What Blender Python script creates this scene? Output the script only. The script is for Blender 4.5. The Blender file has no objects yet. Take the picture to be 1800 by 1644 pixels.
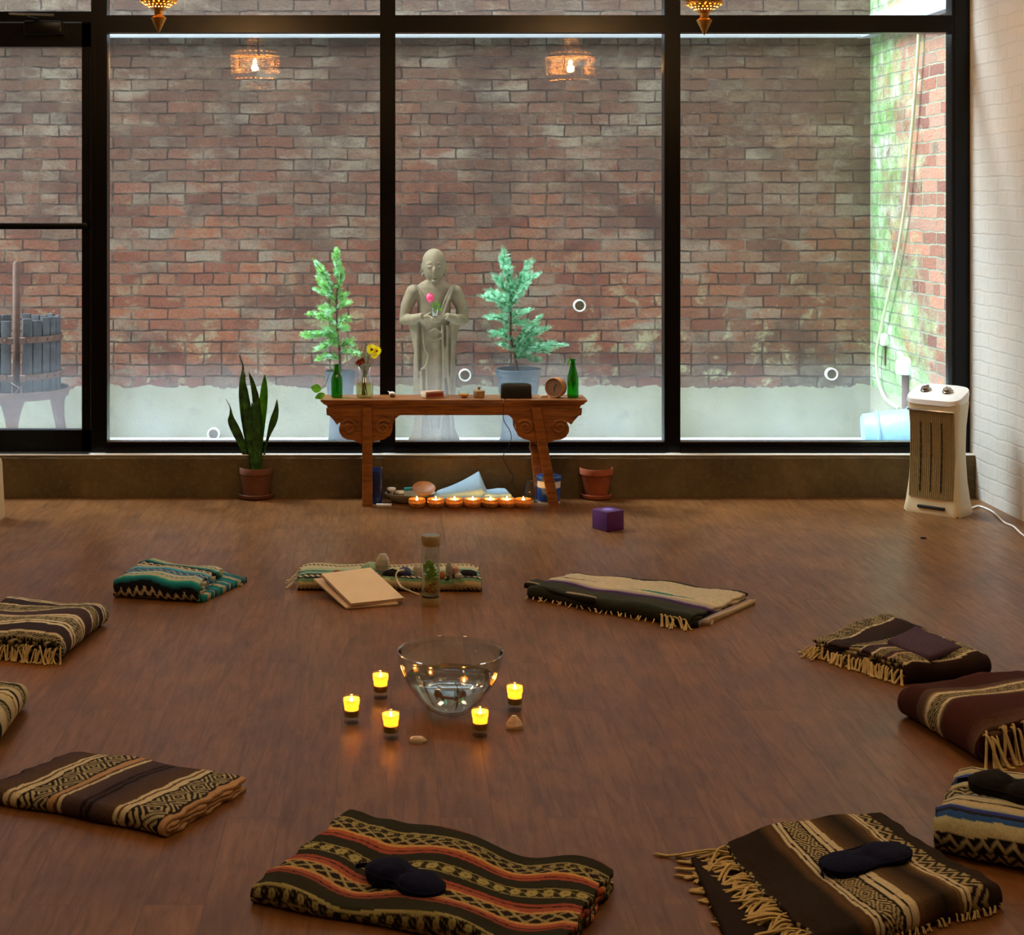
import bpy, math, random
import numpy as np
from mathutils import Vector, Matrix
SC = bpy.context.scene
COL = SC.collection
F, CX, CY, H = 2700.0, 680.0, 350.0, 1.45       # focal length in px, principal point, eye height
# ---------------------------------------------------------------- camera
cam_d = bpy.data.cameras.new('camera'); cam = bpy.data.objects.new('camera', cam_d); COL.objects.link(cam)
cam.location = (0, 0, H); cam.rotation_euler = (math.pi/2, 0, 0)
cam_d.sensor_fit = 'HORIZONTAL'; cam_d.sensor_width = 36; cam_d.lens = F/1800*36
cam_d.shift_x = (900-CX)/1800; cam_d.shift_y = -(822-CY)/1800
cam_d.clip_start = .05; cam_d.clip_end = 200
SC.camera = cam
# ---------------------------------------------------------------- sky and exposure
W = bpy.data.worlds.new('sky'); SC.world = W; W.use_nodes = True
_bg = W.node_tree.nodes['Background']
_bg.inputs[0].default_value = (.82, .91, 1.0, 1); _bg.inputs[1].default_value = 6.6
SC.view_settings.view_transform = 'Standard'; SC.view_settings.look = 'None'
SC.view_settings.exposure = 0.0; SC.view_settings.gamma = 1.0; SC.view_settings.use_curve_mapping = False
SC.cycles.max_bounces = 10; SC.cycles.transparent_max_bounces = 24
SC.cycles.use_denoising = True
SC.cycles.sample_clamp_indirect = 100.0
# soft daylight falling steeply into the yard, along the brick wall from the left
sd = bpy.data.lights.new('daylight', 'SUN'); sd.energy = 21.0; sd.angle = math.radians(35); sd.color = (.76, .89, 1)
sun = bpy.data.objects.new('daylight', sd); COL.objects.link(sun)
sun.rotation_euler = Vector((-.56, .13, .82)).to_track_quat('Z', 'Y').to_euler()
# warm ceiling lamps of the room (soft opal discs on the ceiling)
LAMPS = [(-1.6, 2.6, 3.36), (1.3, 2.6, 3.36), (-1.6, 5.2, 3.36), (1.5, 5.2, 3.36)]
LAMP_W = 17.0
# ---------------------------------------------------------------- helpers
def P(px, py, z=0.0):
    d = (H-z)*F/(py-CY)
    return Vector(((px-CX)/F*d, d, z))
def PD(px, py, d):
    return Vector(((px-CX)/F*d, d, H-(py-CY)/F*d))
def hexc(h):
    h = h.lstrip('#'); v = [int(h[i:i+2], 16)/255 for i in (0, 2, 4)]
    return tuple(c/12.92 if c <= .04045 else ((c+.055)/1.055)**2.4 for c in v)
def tag(o, label=None, cat=None, group=None, kind=None):
    if label: o['label'] = label
    if cat: o['category'] = cat
    if group: o['group'] = group
    if kind: o['kind'] = kind
    return o
def empty(name, loc=(0, 0, 0), rz=0.0, label=None, cat=None, group=None, kind=None):
    o = bpy.data.objects.new(name, None); COL.objects.link(o); o.location = loc; o.rotation_euler = (0, 0, rz)
    o.empty_display_size = .05
    return tag(o, label, cat, group, kind)
def link(name, me, mat, parent=None, smooth=True, angle=40):
    o = bpy.data.objects.new(name, me); COL.objects.link(o)
    if mat is not None:
        for m in (mat if isinstance(mat, (list, tuple)) else [mat]): me.materials.append(m)
    if parent is not None: o.parent = parent
    if smooth and len(me.polygons):
        me.polygons.foreach_set('use_smooth', [True]*len(me.polygons))
        if angle < 180:
            try: me.set_sharp_from_angle(angle=math.radians(angle))
            except Exception: pass
    return o
def copy_tree(o, parent=None):
    c = o.copy(); COL.objects.link(c); c.parent = parent
    for ch in list(o.children): copy_tree(ch, c)
    return c
class MB:
    def __init__(s): s.v = []; s.f = []; s.m = []; s.mi = 0
    def add(s, vs, fs):
        b = len(s.v); s.v.extend([tuple(x) for x in vs]); s.f.extend([tuple(b+i for i in f) for f in fs]); s.m.extend([s.mi]*len(fs)); return s
    def box(s, x0, x1, y0, y1, z0, z1, M=None, bev=0.0):
        if bev > 0: return s.rbox(x0, x1, y0, y1, z0, z1, bev, M)
        vs = [Vector((x, y, z)) for z in (z0, z1) for y in (y0, y1) for x in (x0, x1)]
        if M is not None: vs = [M @ v for v in vs]
        return s.add(vs, [(0, 2, 3, 1), (4, 5, 7, 6), (0, 1, 5, 4), (2, 6, 7, 3), (0, 4, 6, 2), (1, 3, 7, 5)])
    def rbox(s, x0, x1, y0, y1, z0, z1, b, M=None):
        b = min(b, (x1-x0)*.49, (y1-y0)*.49, (z1-z0)*.49)
        ring = lambda i, z: [Vector(p+(z,)) for p in rrect(x0+i, x1-i, y0+i, y1-i, max(b-i, b*.25), 3)]
        k = b*.3
        R = [ring(b, z0), ring(k, z0+k), ring(0, z0+b), ring(0, z1-b), ring(k, z1-k), ring(b, z1)]
        if M is not None: R = [[M @ v for v in r] for r in R]
        return s.loft(R, True, True)
    def loft(s, rings, cap0=False, cap1=False, closed=True):
        b = len(s.v); n = len(rings[0]); vs = [p for r in rings for p in r]; fs = []
        for i in range(len(rings)-1):
            for j in range(n if closed else n-1):
                k = (j+1) % n; fs.append((i*n+j, i*n+k, (i+1)*n+k, (i+1)*n+j))
        if cap0: fs.append(tuple(range(n-1, -1, -1)))
        if cap1: fs.append(tuple((len(rings)-1)*n+j for j in range(n)))
        return s.add(vs, fs)
    def lathe(s, prof, n=32, c=(0, 0, 0), M=None, cap0=False, cap1=False, sx=1, sy=1):
        R = []
        for r, z in prof:
            ring = [Vector((c[0]+r*sx*math.cos(2*math.pi*j/n), c[1]+r*sy*math.sin(2*math.pi*j/n), c[2]+z)) for j in range(n)]
            if M is not None: ring = [M @ v for v in ring]
            R.append(ring)
        return s.loft(R, cap0, cap1)
    def tube(s, pts, r, n=8, cap=True):
        pts = [Vector(p) for p in pts]; rr = r if isinstance(r, (list, tuple)) else [r]*len(pts)
        R = []; up = None
        for i, p in enumerate(pts):
            t = (pts[min(i+1, len(pts)-1)]-pts[max(i-1, 0)])
            t = t.normalized() if t.length > 1e-9 else Vector((0, 0, 1))
            if up is None: up = t.orthogonal().normalized()
            else:
                up = up-t*up.dot(t); up = up.normalized() if up.length > 1e-6 else t.orthogonal().normalized()
            q = t.cross(up)
            R.append([p+(up*math.cos(2*math.pi*j/n)+q*math.sin(2*math.pi*j/n))*rr[i] for j in range(n)])
        return s.loft(R, cap, cap)
    def ell(s, c, rx, ry, rz, n=16, m=10, M=None):
        R = []
        for i in range(m+1):
            a = -math.pi/2+math.pi*i/m; a = max(min(a, math.pi/2-.02), -math.pi/2+.02)
            ring = [Vector((rx*math.cos(a)*math.cos(2*math.pi*j/n), ry*math.cos(a)*math.sin(2*math.pi*j/n), rz*math.sin(a))) for j in range(n)]
            if M is not None: ring = [M @ v for v in ring]
            R.append([Vector(c)+v for v in ring])
        return s.loft(R, True, True)
    def prism(s, pts, ext, M=None):
        """pts 2d (x,z) polygon extruded along y from ext[0] to ext[1]"""
        n = len(pts); a = [Vector((x, ext[0], z)) for x, z in pts]; b = [Vector((x, ext[1], z)) for x, z in pts]
        vs = a+b
        if M is not None: vs = [M @ v for v in vs]
        fs = [tuple(range(n)), tuple(range(2*n-1, n-1, -1))]+[(j, j+n, (j+1) % n+n, (j+1) % n) for j in range(n)]
        return s.add(vs, fs)
    def mesh(s, name='m'):
        me = bpy.data.meshes.new(name); me.from_pydata([tuple(v) for v in s.v], [], s.f)
        if any(s.m): me.polygons.foreach_set('material_index', s.m)
        me.validate(); me.update(); return me
    def build(s, name, mat, parent=None, smooth=True, angle=40): return link(name, s.mesh(name), mat, parent, smooth, angle)
def rrect(x0, x1, y0, y1, r, k=3):
    out = []
    for cx, cy, a0 in ((x1-r, y1-r, 0), (x0+r, y1-r, 90), (x0+r, y0+r, 180), (x1-r, y0+r, 270)):
        for i in range(k+1):
            a = math.radians(a0+90*i/k); out.append((cx+r*math.cos(a), cy+r*math.sin(a)))
    return out
def bez(pts, n=12):
    """catmull-rom through pts"""
    P_ = [Vector(p) for p in pts]; P_ = [P_[0]*2-P_[1]]+P_+[P_[-1]*2-P_[-2]]; out = []
    for i in range(1, len(P_)-2):
        for k in range(n):
            t = k/n; a, b, c, d = P_[i-1:i+3]
            out.append(.5*((2*b)+(c-a)*t+(2*a-5*b+4*c-d)*t*t+(3*b-a-3*c+d)*t**3))
    out.append(P_[-2]); return out
# ---------------------------------------------------------------- materials
class NT:
    def __init__(s, name):
        s.m = bpy.data.materials.new(name); s.m.use_nodes = True; s.t = s.m.node_tree; s.n = s.t.nodes; s.l = s.t.links
        s.b = s.n['Principled BSDF']; s.out = s.n['Material Output']
    def node(s, t, **k):
        n = s.n.new(t)
        for a, v in k.items(): setattr(n, a, v)
        return n
    def put(s, inp, v):
        if hasattr(v, 'is_output') or isinstance(v, bpy.types.NodeSocket): s.l.new(v, inp)
        elif isinstance(v, (tuple, list)) and len(v) == 3 and inp.type == 'RGBA': inp.default_value = (*v, 1)
        else: inp.default_value = v
    def math(s, op, a, b=0.0, c=None, clamp=False):
        n = s.node('ShaderNodeMath', operation=op); n.use_clamp = clamp
        s.put(n.inputs[0], a); s.put(n.inputs[1], b)
        if c is not None: s.put(n.inputs[2], c)
        return n.outputs[0]
    def mix(s, f, a, b, mode='MIX'):
        n = s.node('ShaderNodeMix', data_type='RGBA', blend_type=mode); s.put(n.inputs[0], f); s.put(n.inputs[6], a); s.put(n.inputs[7], b); return n.outputs[2]
    def noise(s, v, scale, detail=4, rough=.55, dist=0.0):
        n = s.node('ShaderNodeTexNoise'); s.put(n.inputs['Vector'], v); n.inputs['Scale'].default_value = scale
        n.inputs['Detail'].default_value = detail; n.inputs['Roughness'].default_value = rough; n.inputs['Distortion'].default_value = dist
        return n
    def ramp(s, f, stops):
        n = s.node('ShaderNodeValToRGB'); s.put(n.inputs[0], f); e = n.color_ramp.elements
        while len(e) < len(stops): e.new(.5)
        for k, (p, c) in enumerate(stops):
            e[k].position = p; e[k].color = (*c, 1) if isinstance(c, tuple) else (c, c, c, 1)
        return n.outputs[0]
    def coord(s, kind='Object'): return s.node('ShaderNodeTexCoord').outputs[kind]
    def pos(s): return s.node('ShaderNodeNewGeometry').outputs['Position']
    def mapv(s, v, scale=(1, 1, 1), loc=(0, 0, 0), rot=(0, 0, 0)):
        n = s.node('ShaderNodeMapping'); s.put(n.inputs[0], v); n.inputs['Scale'].default_value = scale; n.inputs['Location'].default_value = loc; n.inputs['Rotation'].default_value = rot; return n.outputs[0]
    def sep(s, v): n = s.node('ShaderNodeSeparateXYZ'); s.put(n.inputs[0], v); return n.outputs
    def comb(s, x, y, z=0.0):
        n = s.node('ShaderNodeCombineXYZ'); s.put(n.inputs[0], x); s.put(n.inputs[1], y); s.put(n.inputs[2], z); return n.outputs[0]
    def bump(s, h, strength=.3, dist=.01):
        n = s.node('ShaderNodeBump'); s.put(n.inputs['Height'], h); n.inputs['Strength'].default_value = strength; n.inputs['Distance'].default_value = dist
        s.l.new(n.outputs[0], s.b.inputs['Normal']); return n
    def set(s, **k):
        for a, v in k.items(): s.put(s.b.inputs[a.replace('_', ' ')], v)
        return s
def simple(name, col, rough=.6, var=.15, scale=30, bump=.0, metal=0.0, spec=.5, **k):
    t = NT(name); c = hexc(col) if isinstance(col, str) else col
    n = t.noise(t.coord(), scale, 5)
    d = tuple(max(0, x*(1-var)) for x in c); u = tuple(min(1, x*(1+var)) for x in c)
    t.set(Base_Color=t.ramp(n.outputs[0], [(.3, d), (.7, u)]), Roughness=rough, Metallic=metal)
    t.b.inputs['Specular IOR Level'].default_value = spec
    if bump: t.bump(n.outputs[0], bump, .005)
    for a, v in k.items(): t.put(t.b.inputs[a.replace('_', ' ')], v)
    return t.m
def thin_glass(name, tint=(1, 1, 1), dirt=0.0, refl=1.0, dirtcol=(.8, .9, 1), rough=0.0):
    """thin clear glass: straight-through transmission with Fresnel reflection"""
    t = NT(name); t.n.remove(t.b)
    tr = t.node('ShaderNodeBsdfTransparent'); tr.inputs[0].default_value = (*tint, 1)
    gl = t.node('ShaderNodeBsdfGlossy'); gl.inputs['Roughness'].default_value = rough
    lw = t.node('ShaderNodeLayerWeight'); lw.inputs[0].default_value = .5
    f = t.math('MULTIPLY', t.math('MULTIPLY_ADD', t.math('POWER', lw.outputs['Facing'], 5.0), .96, .04), refl, clamp=True)
    mx = t.node('ShaderNodeMixShader'); t.put(mx.inputs[0], f); t.l.new(tr.outputs[0], mx.inputs[1]); t.l.new(gl.outputs[0], mx.inputs[2])
    last = mx
    if dirt > 0:
        df = t.node('ShaderNodeBsdfTranslucent'); df.inputs[0].default_value = (*dirtcol, 1)
        nz = t.noise(t.pos(), 3.0, 5)
        z = t.sep(t.pos())[2]
        low = t.math('MULTIPLY_ADD', z, -2.6, 1.75, clamp=True)     # dust gathers at the foot of the pane
        dd = t.math('MULTIPLY', t.math('MULTIPLY', nz.outputs[0], dirt), t.math('ADD', low, .03))
        m2 = t.node('ShaderNodeMixShader'); t.put(m2.inputs[0], dd); t.l.new(mx.outputs[0], m2.inputs[1]); t.l.new(df.outputs[0], m2.inputs[2]); last = m2
    t.l.new(last.outputs[0], t.out.inputs[0]); return t.m
def emis(name, col, s):
    t = NT(name); t.set(Base_Color=col, Emission_Color=col, Emission_Strength=s); return t.m
def brick_mat(name, kind):
    """kind: 'yard' old weathered red brick, 'moss' brick with green growth, 'paint' white painted brick"""
    t = NT(name); p = t.pos(); x, y, z = t.sep(p)
    hx = y if kind != 'yard' else x
    v0 = t.comb(hx, z, 0.0)
    dn = t.noise(v0, 7, 2).outputs['Color']
    vv = t.node('ShaderNodeVectorMath', operation='MULTIPLY_ADD'); t.put(vv.inputs[0], dn); vv.inputs[1].default_value = (.034, .026, 0); t.put(vv.inputs[2], v0)
    v = vv.outputs[0]
    RH = .068
    def br(wd, off):
        b = t.node('ShaderNodeTexBrick'); t.put(b.inputs['Vector'], v); b.offset = .5; b.squash = 1
        b.inputs['Scale'].default_value = 1; b.inputs['Mortar Size'].default_value = .0055; b.inputs['Mortar Smooth'].default_value = .25
        b.inputs['Brick Width'].default_value = wd; b.inputs['Row Height'].default_value = RH; b.inputs['Bias'].default_value = 0
        b.inputs['Color1'].default_value = (0, 0, 0, 1); b.inputs['Color2'].default_value = (1, 1, 1, 1); b.inputs['Mortar'].default_value = (.5, .5, .5, 1)
        return b
    b1, b2 = br(.215, .5), br(.1075, .5)
    row = t.math('FLOOR', t.math('DIVIDE', t.sep(v)[1], RH))
    head = t.math('LESS_THAN', t.math('MODULO', t.math('ADD', row, 70.0), 7.0), .5)
    rnd = t.mix(head, b1.outputs[0], b2.outputs[0]); fac = t.mix(head, b1.outputs[1], b2.outputs[1])
    big = t.noise(v0, 1.1, 5, .6, .4).outputs[0]; mid = t.noise(v0, 5.5, 6, .65).outputs[0]; fine = t.noise(v0, 60, 5, .7).outputs[0]
    if kind == 'paint':
        c = t.mix(t.math('MULTIPLY', fac, .10), hexc('#cfcabf'), hexc('#b4ae9f'))
        c = t.mix(t.ramp(fine, [(.6, 0.0), (.8, .25)]), c, hexc('#b9b09f'))
        t.set(Base_Color=c, Roughness=.55)
        hgt = t.math('SUBTRACT', t.math('MULTIPLY', mid, .8), t.math('MULTIPLY', fac, 1.0)); t.bump(hgt, .6, .012); return t.m
    brickc = t.ramp(rnd, [(.0, hexc('#6e4336')), (.25, hexc('#87553f')), (.5, hexc('#7c6250')), (.75, hexc('#95593f')), (1.0, hexc('#6c5b50'))])
    # grey-brown blend growing with height; weather: warm red band at chest height, lichen and lime low down
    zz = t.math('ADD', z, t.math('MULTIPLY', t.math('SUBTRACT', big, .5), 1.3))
    highm = t.ramp(zz, [(.0, 0.0), (1.0, 0.0)])
    highm = t.math('MULTIPLY_ADD', zz, .70, -.62, clamp=True)
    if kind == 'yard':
        c = t.mix(t.math('MULTIPLY', highm, .72), brickc, hexc('#544a3f'))
        warm = t.math('MULTIPLY', t.math('LESS_THAN', t.math('ABSOLUTE', t.math('SUBTRACT', zz, .85)), .32), .45)
        c = t.mix(warm, c, t.ramp(rnd, [(0.0, hexc('#8a4a34')), (1.0, hexc('#b06a42'))]))
        olive = t.math('MULTIPLY', t.math('MULTIPLY', t.math('GREATER_THAN', x, 1.9), 1.0), t.ramp(t.noise(v0, 1.7, 4).outputs[0], [(.42, 0.0), (.6, .6)]))
        olx = t.math('MULTIPLY_ADD', x, .55, -.7, clamp=True)
        c = t.mix(t.math('MULTIPLY', olx, t.ramp(t.noise(v0, 1.7, 4).outputs[0], [(.35, .15), (.65, .85)])), c, hexc('#5b5136'))
        lime = t.math('MULTIPLY', t.ramp(t.noise(t.mapv(v0, loc=(3, 9, 0), scale=(.7, 1.3, 1)), 3.0, 8, .72, .15).outputs[0], [(.48, .05), (.60, .9)]), t.ramp(rnd, [(.2, .15), (.75, .9)]))
        c = t.mix(lime, c, hexc('#948e7c'))
        crust = t.ramp(t.noise(t.mapv(v0, loc=(7, 2, 0)), 6, 7, .7, .3).outputs[0], [(.55, 0.0), (.62, .85)])
        lowm = t.math('MULTIPLY_ADD', zz, -1.5, 1.6, clamp=True)
        c = t.mix(t.math('MULTIPLY', crust, t.math('ADD', t.math('MULTIPLY', lowm, .9), .12)), c, hexc('#b3b48c'))
        mort = t.mix(t.ramp(mid, [(.45, 0.0), (.7, 1.0)]), hexc('#2c221c'), hexc('#8a7c6a'))
        c = t.mix(t.math('MULTIPLY', fac, .85), c, mort)
    else:
        c = t.mix(t.ramp(rnd, [(.4, 0.0), (.6, .35)]), brickc, hexc('#c08a70'))
        # green algae: strongest in the far corner and low down
        far = t.math('ADD', t.math('MULTIPLY_ADD', y, 1.3, -11.35), t.math('MULTIPLY_ADD', z, -.9, 1.05, clamp=True))
        gr = t.math('ADD', far, t.math('MULTIPLY', t.math('SUBTRACT', t.noise(v0, 4.5, 6, .7, .3).outputs[0], .36), 3.4), clamp=True)
        c = t.mix(t.math('MULTIPLY', gr, .9), c, t.ramp(mid, [(.35, hexc('#5aa24c')), (.52, hexc('#9ccc8e')), (.66, hexc('#dbe8d6'))]))
        dk = t.ramp(t.noise(t.mapv(v0, loc=(4, 4, 0), scale=(1.6, 1, 1)), 6, 3).outputs[0], [(.62, 0.0), (.7, .6)])
        c = t.mix(dk, c, hexc('#2f5238'))
        c = t.mix(t.math('MULTIPLY', fac, .8), c, t.mix(mid, hexc('#3f4032'), hexc('#a8b498')))
    c = t.mix(t.ramp(fine, [(.25, .5), (.55, 0.0)]), c, hexc('#3a2c28'))
    if kind == 'yard': c = t.mix(t.ramp(t.noise(t.mapv(v0, loc=(1, 5, 0)), 2.1, 6, .65, .5).outputs[0], [(.36, .55), (.50, 0.0)]), c, hexc('#42302a'))
    # rendered cement skirting at the foot of the wall
    edge = t.math('SUBTRACT', .335, t.math('MULTIPLY', t.math('SUBTRACT', mid, .5), .12))
    sk = t.math('LESS_THAN', z, edge)
    cem = t.mix(t.noise(v0, 3.5, 7, .65).outputs[0], hexc('#85866a'), hexc('#b9bba2'))
    cem = t.mix(t.ramp(t.noise(v0, 9, 6, .7).outputs[0], [(.55, 0.0), (.75, .6)]), cem, hexc('#7a7566'))
    c = t.mix(sk, c, cem)
    t.set(Base_Color=c, Roughness=.9)
    hgt = t.math('ADD', t.math('MULTIPLY', t.math('MULTIPLY', fac, t.math('SUBTRACT', 1.0, sk)), -1.0), t.math('ADD', t.math('MULTIPLY', mid, .7), t.math('MULTIPLY', fine, .35)))
    t.bump(hgt, 1.0, .022); return t.m
def floor_mat():
    t = NT('plank_floor'); p = t.pos(); x, y, z = t.sep(p); v = t.comb(y, x, 0.0)
    b = t.node('ShaderNodeTexBrick'); t.put(b.inputs['Vector'], v); b.offset = .37
    for k, q in (('Scale', 1), ('Mortar Size', .0012), ('Mortar Smooth', .3), ('Brick Width', 1.2), ('Row Height', .125), ('Bias', 0)): b.inputs[k].default_value = q
    b.inputs['Color1'].default_value = (0, 0, 0, 1); b.inputs['Color2'].default_value = (1, 1, 1, 1); b.inputs['Mortar'].default_value = (.3, .3, .3, 1)
    rnd = b.outputs[0]
    off = t.comb(t.math('MULTIPLY', rnd, 13.0), t.math('MULTIPLY', rnd, 7.0), 0.0)
    va = t.node('ShaderNodeVectorMath', operation='ADD'); t.put(va.inputs[0], v); t.put(va.inputs[1], off); vo = va.outputs[0]
    g = t.noise(t.mapv(vo, scale=(1.6, 13, 1)), 3.2, 8, .68, .8).outputs[0]
    g2 = t.noise(t.mapv(vo, scale=(2.5, 60, 1)), 4, 5, .7).outputs[0]
    blot = t.noise(vo, 3.3, 5, .6).outputs[0]
    c = t.ramp(g, [(.25, hexc('#553518')), (.5, hexc('#7a4f28')), (.75, hexc('#8f6235'))])
    c = t.mix(t.math('MULTIPLY', rnd, .18), c, hexc('#835c40'))
    c = t.mix(t.ramp(blot, [(.35, .6), (.62, 0.0)]), c, hexc('#4c2f14'))
    c = t.mix(t.ramp(g2, [(.55, 0.0), (.78, .22)]), c, hexc('#382417'))
    c = t.mix(t.math('MULTIPLY', b.outputs[1], .5), c, hexc('#2c1b13'))
    t.set(Base_Color=c, Roughness=t.ramp(g, [(.3, .42), (.7, .30)]))
    t.b.inputs['Specular IOR Level'].default_value = .30
    t.bump(t.math('SUBTRACT', t.math('MULTIPLY', g2, .4), t.math('MULTIPLY', b.outputs[1], .8)), .12, .003); return t.m
def blanket_mat():
    t = NT('woven_blanket'); a = t.node('ShaderNodeVertexColor', layer_name='weave').outputs[0]
    v = t.coord(); n = t.noise(v, 420, 3, .7).outputs[0]; n2 = t.noise(v, 90, 3).outputs[0]
    c = t.mix(t.ramp(n, [(.3, .45), (.6, 0.0)]), a, t.mix(.6, a, (0.01, .008, .006)))
    t.set(Base_Color=c, Roughness=.95, Sheen_Weight=.04, Sheen_Roughness=.6)
    t.b.inputs['Specular IOR Level'].default_value = .1
    t.bump(t.math('ADD', n, t.math('MULTIPLY', n2, .6)), .7, .004); return t.m
def cement_mat():
    t = NT('stained_cement'); p = t.pos(); n = t.noise(p, 2.2, 7, .65, .4).outputs[0]; f = t.noise(p, 35, 5, .7).outputs[0]
    c = t.ramp(n, [(.3, hexc('#463820')), (.55, hexc('#665534')), (.75, hexc('#7d6d4c'))])
    c = t.mix(t.ramp(f, [(.5, 0.0), (.8, .4)]), c, hexc('#8d7f62'))
    t.set(Base_Color=c, Roughness=.85); t.bump(f, .4, .006); return t.m
def ground_mat():
    t = NT('yard_ground'); p = t.pos(); n = t.noise(p, 3, 7, .6).outputs[0]
    t.set(Base_Color=t.ramp(n, [(.3, hexc('#c0c6c8')), (.7, hexc('#f0f3f4'))]), Roughness=.6); t.bump(n, .3, .01); return t.m
def bench_mat():
    t = NT('lacquered_wood'); v = t.mapv(t.coord(), scale=(1.5, 14, 14)); g = t.noise(v, 3, 7, .6, 1.2).outputs[0]
    c = t.ramp(g, [(.28, hexc('#5a2f10')), (.5, hexc('#86501e')), (.75, hexc('#a66a30'))])
    t.set(Base_Color=c, Roughness=.38); t.bump(g, .15, .003); return t.m
def leaf_mat(name, stops, rough=.5, scale=20, trans=.25):
    t = NT(name); n = t.noise(t.coord(), scale, 4).outputs[0]; c = t.ramp(n, stops); t.set(Base_Color=c, Roughness=rough)
    tl = t.node('ShaderNodeBsdfTranslucent'); t.put(tl.inputs[0], c); mx = t.node('ShaderNodeMixShader'); mx.inputs[0].default_value = trans
    t.l.new(t.b.outputs[0], mx.inputs[1]); t.l.new(tl.outputs[0], mx.inputs[2]); t.l.new(mx.outputs[0], t.out.inputs[0]); return t.m
M = {}
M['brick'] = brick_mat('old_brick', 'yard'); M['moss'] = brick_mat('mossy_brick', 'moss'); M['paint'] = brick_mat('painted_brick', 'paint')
M['floor'] = floor_mat(); M['weave'] = blanket_mat(); M['cement'] = cement_mat(); M['ground'] = ground_mat(); M['bench'] = bench_mat()
M['frame'] = simple('black_aluminium', '#060505', .3, .2, 8, .05, spec=.2)
M['plaster'] = simple('warm_plaster', '#cbbfa9', .9, .05, 4)
M['glass'] = thin_glass('window_glass', (.97, .985, .98), dirt=.20, refl=1.0)
M['vessel'] = thin_glass('clear_glass', (.93, .97, .96), refl=2.8)
M['greenglass'] = thin_glass('green_glass', (.03, .50, .06), refl=1.6)
M['flash'] = simple('painted_flashing', '#c4d2dc', .4, .06, 6)
M['white'] = simple('white_plastic', '#efece4', .35, .03, 10)
M['cream'] = simple('cream_plastic', '#d9c9a2', .38, .04, 10)
M['stone'] = simple('pale_stone', '#77694e', .85, .18, 22, .4)
M['brass'] = simple('aged_brass', '#b08a48', .5, .25, 40, .1, metal=.8)
M['iron'] = simple('rusty_iron', '#62493e', .75, .25, 30, .4)
M['oldwood'] = simple('weathered_wood', '#46494d', .85, .3, 18, .5)
M['potplastic'] = simple('grey_nursery_plastic', '#39434a', .5, .12, 20)
M['terra'] = simple('terracotta', '#a1512c', .8, .15, 25, .2)
M['terradark'] = simple('dark_terracotta', '#70432a', .8, .2, 25, .2)
M['soil'] = simple('soil', '#2a1c12', .95, .4, 60, .8)
M['conifer'] = leaf_mat('conifer_foliage', [(.3, hexc('#3f9a5c')), (.5, hexc('#86d0a0')), (.66, hexc('#cdf2e0'))], .5, 45, .35)
M['conifer2'] = leaf_mat('conifer_foliage_yellowgreen', [(.3, hexc('#5cac3a')), (.5, hexc('#8fd070')), (.66, hexc('#bdf0d0'))], .5, 22, .35)
M['bark'] = simple('bark', '#4a3526', .9, .3, 40, .5)
M['leaf'] = leaf_mat('bright_leaf', [(.3, hexc('#3f7f14')), (.7, hexc('#7dbb2a'))], .45, 30, .35)
M['snake'] = leaf_mat('snake_leaf', [(.35, hexc('#14331a')), (.5, hexc('#2a5a24')), (.65, hexc('#3f7a2c'))], .4, 26, .12)
M['snake2'] = leaf_mat('snake_leaf_young', [(.35, hexc('#2c7a12')), (.65, hexc('#63ad22'))], .4, 20, .3)
M['yellow'] = leaf_mat('yellow_petal', [(.3, hexc('#f4e600')), (.7, hexc('#fff23a'))], .6, 50, .5); M['ochre'] = simple('flower_heart', '#8a5a10', .9, .3, 90)
M['rust'] = simple('russet_flower', '#8c3a1e', .8, .2, 60); M['dry'] = simple('dried_stem', '#77733a', .8, .2, 40)
M['pink'] = simple('pink_petal', '#d8345c', .5, .15, 60)
M['navy'] = simple('navy_fabric', '#10132e', .95, .25, 120, .5, spec=.15)
M['blackfab'] = simple('black_fabric', '#120d0a', .9, .3, 120, .5, spec=.2)
M['mauve'] = simple('mauve_fabric', '#4a3a48', .95, .15, 120, .4, spec=.1)
M['paper'] = simple('cream_paper', '#d9c4a0', .8, .04, 12); M['paper2'] = simple('kraft_paper', '#c9ae90', .8, .06, 12)
M['purple'] = simple('purple_card', '#50145c', .45, .12, 15); M['lilac'] = simple('lilac_print', '#8d7cc8', .5, .1, 20)
M['clockwood'] = simple('clock_beech', '#b07a4c', .5, .15, 22); M['dial'] = simple('clock_dial', '#8d7768', .7, .08, 30)
M['blackplas'] = simple('black_plastic', '#06090d', .4, .2, 20)
M['rubber'] = simple('black_cable', '#0b0a0a', .5, .1, 20)
M['wax'] = simple('candle_wax', '#e6c47e', .5, .05, 20, Subsurface_Weight=.4, Subsurface_Scale=.02)
M['flame'] = emis('candle_flame', (1.0, .52, .14), 80)
M['bulb'] = emis('lamp_filament', (1.0, .66, .30), 150)
M['amber'] = leaf_mat('flame_glow_amber', [(.3, hexc('#ffd884')), (.7, hexc('#ffe6a8'))], .3, 20, .6)  # glow of the flame put into the colour of a film
M['fringe'] = simple('cotton_fringe', '#c9b27c', .95, .12, 80, .4, spec=.1)
M['fringew'] = simple('pale_fringe', '#cfc7ab', .95, .12, 80, .4, spec=.1)
M['quartz'] = simple('rough_quartz', '#d2c4aa', .3, .15, 40, .3, Subsurface_Weight=.3, Subsurface_Scale=.02)
M['metal'] = simple('brushed_metal', '#b09e74', .35, .1, 40, metal=.7)
M['steel'] = simple('chrome_steel', '#b8b4ac', .25, .1, 40, metal=1.0)
M['grille'] = simple('heater_grille', '#8f8058', .45, .15, 60, .2, metal=.2)
M['blue'] = simple('blue_plastic', '#1d4f9e', .4, .15, 20); M['skybucket'] = simple('pale_blue_plastic', '#79b4d8', .4, .08, 10)
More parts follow.
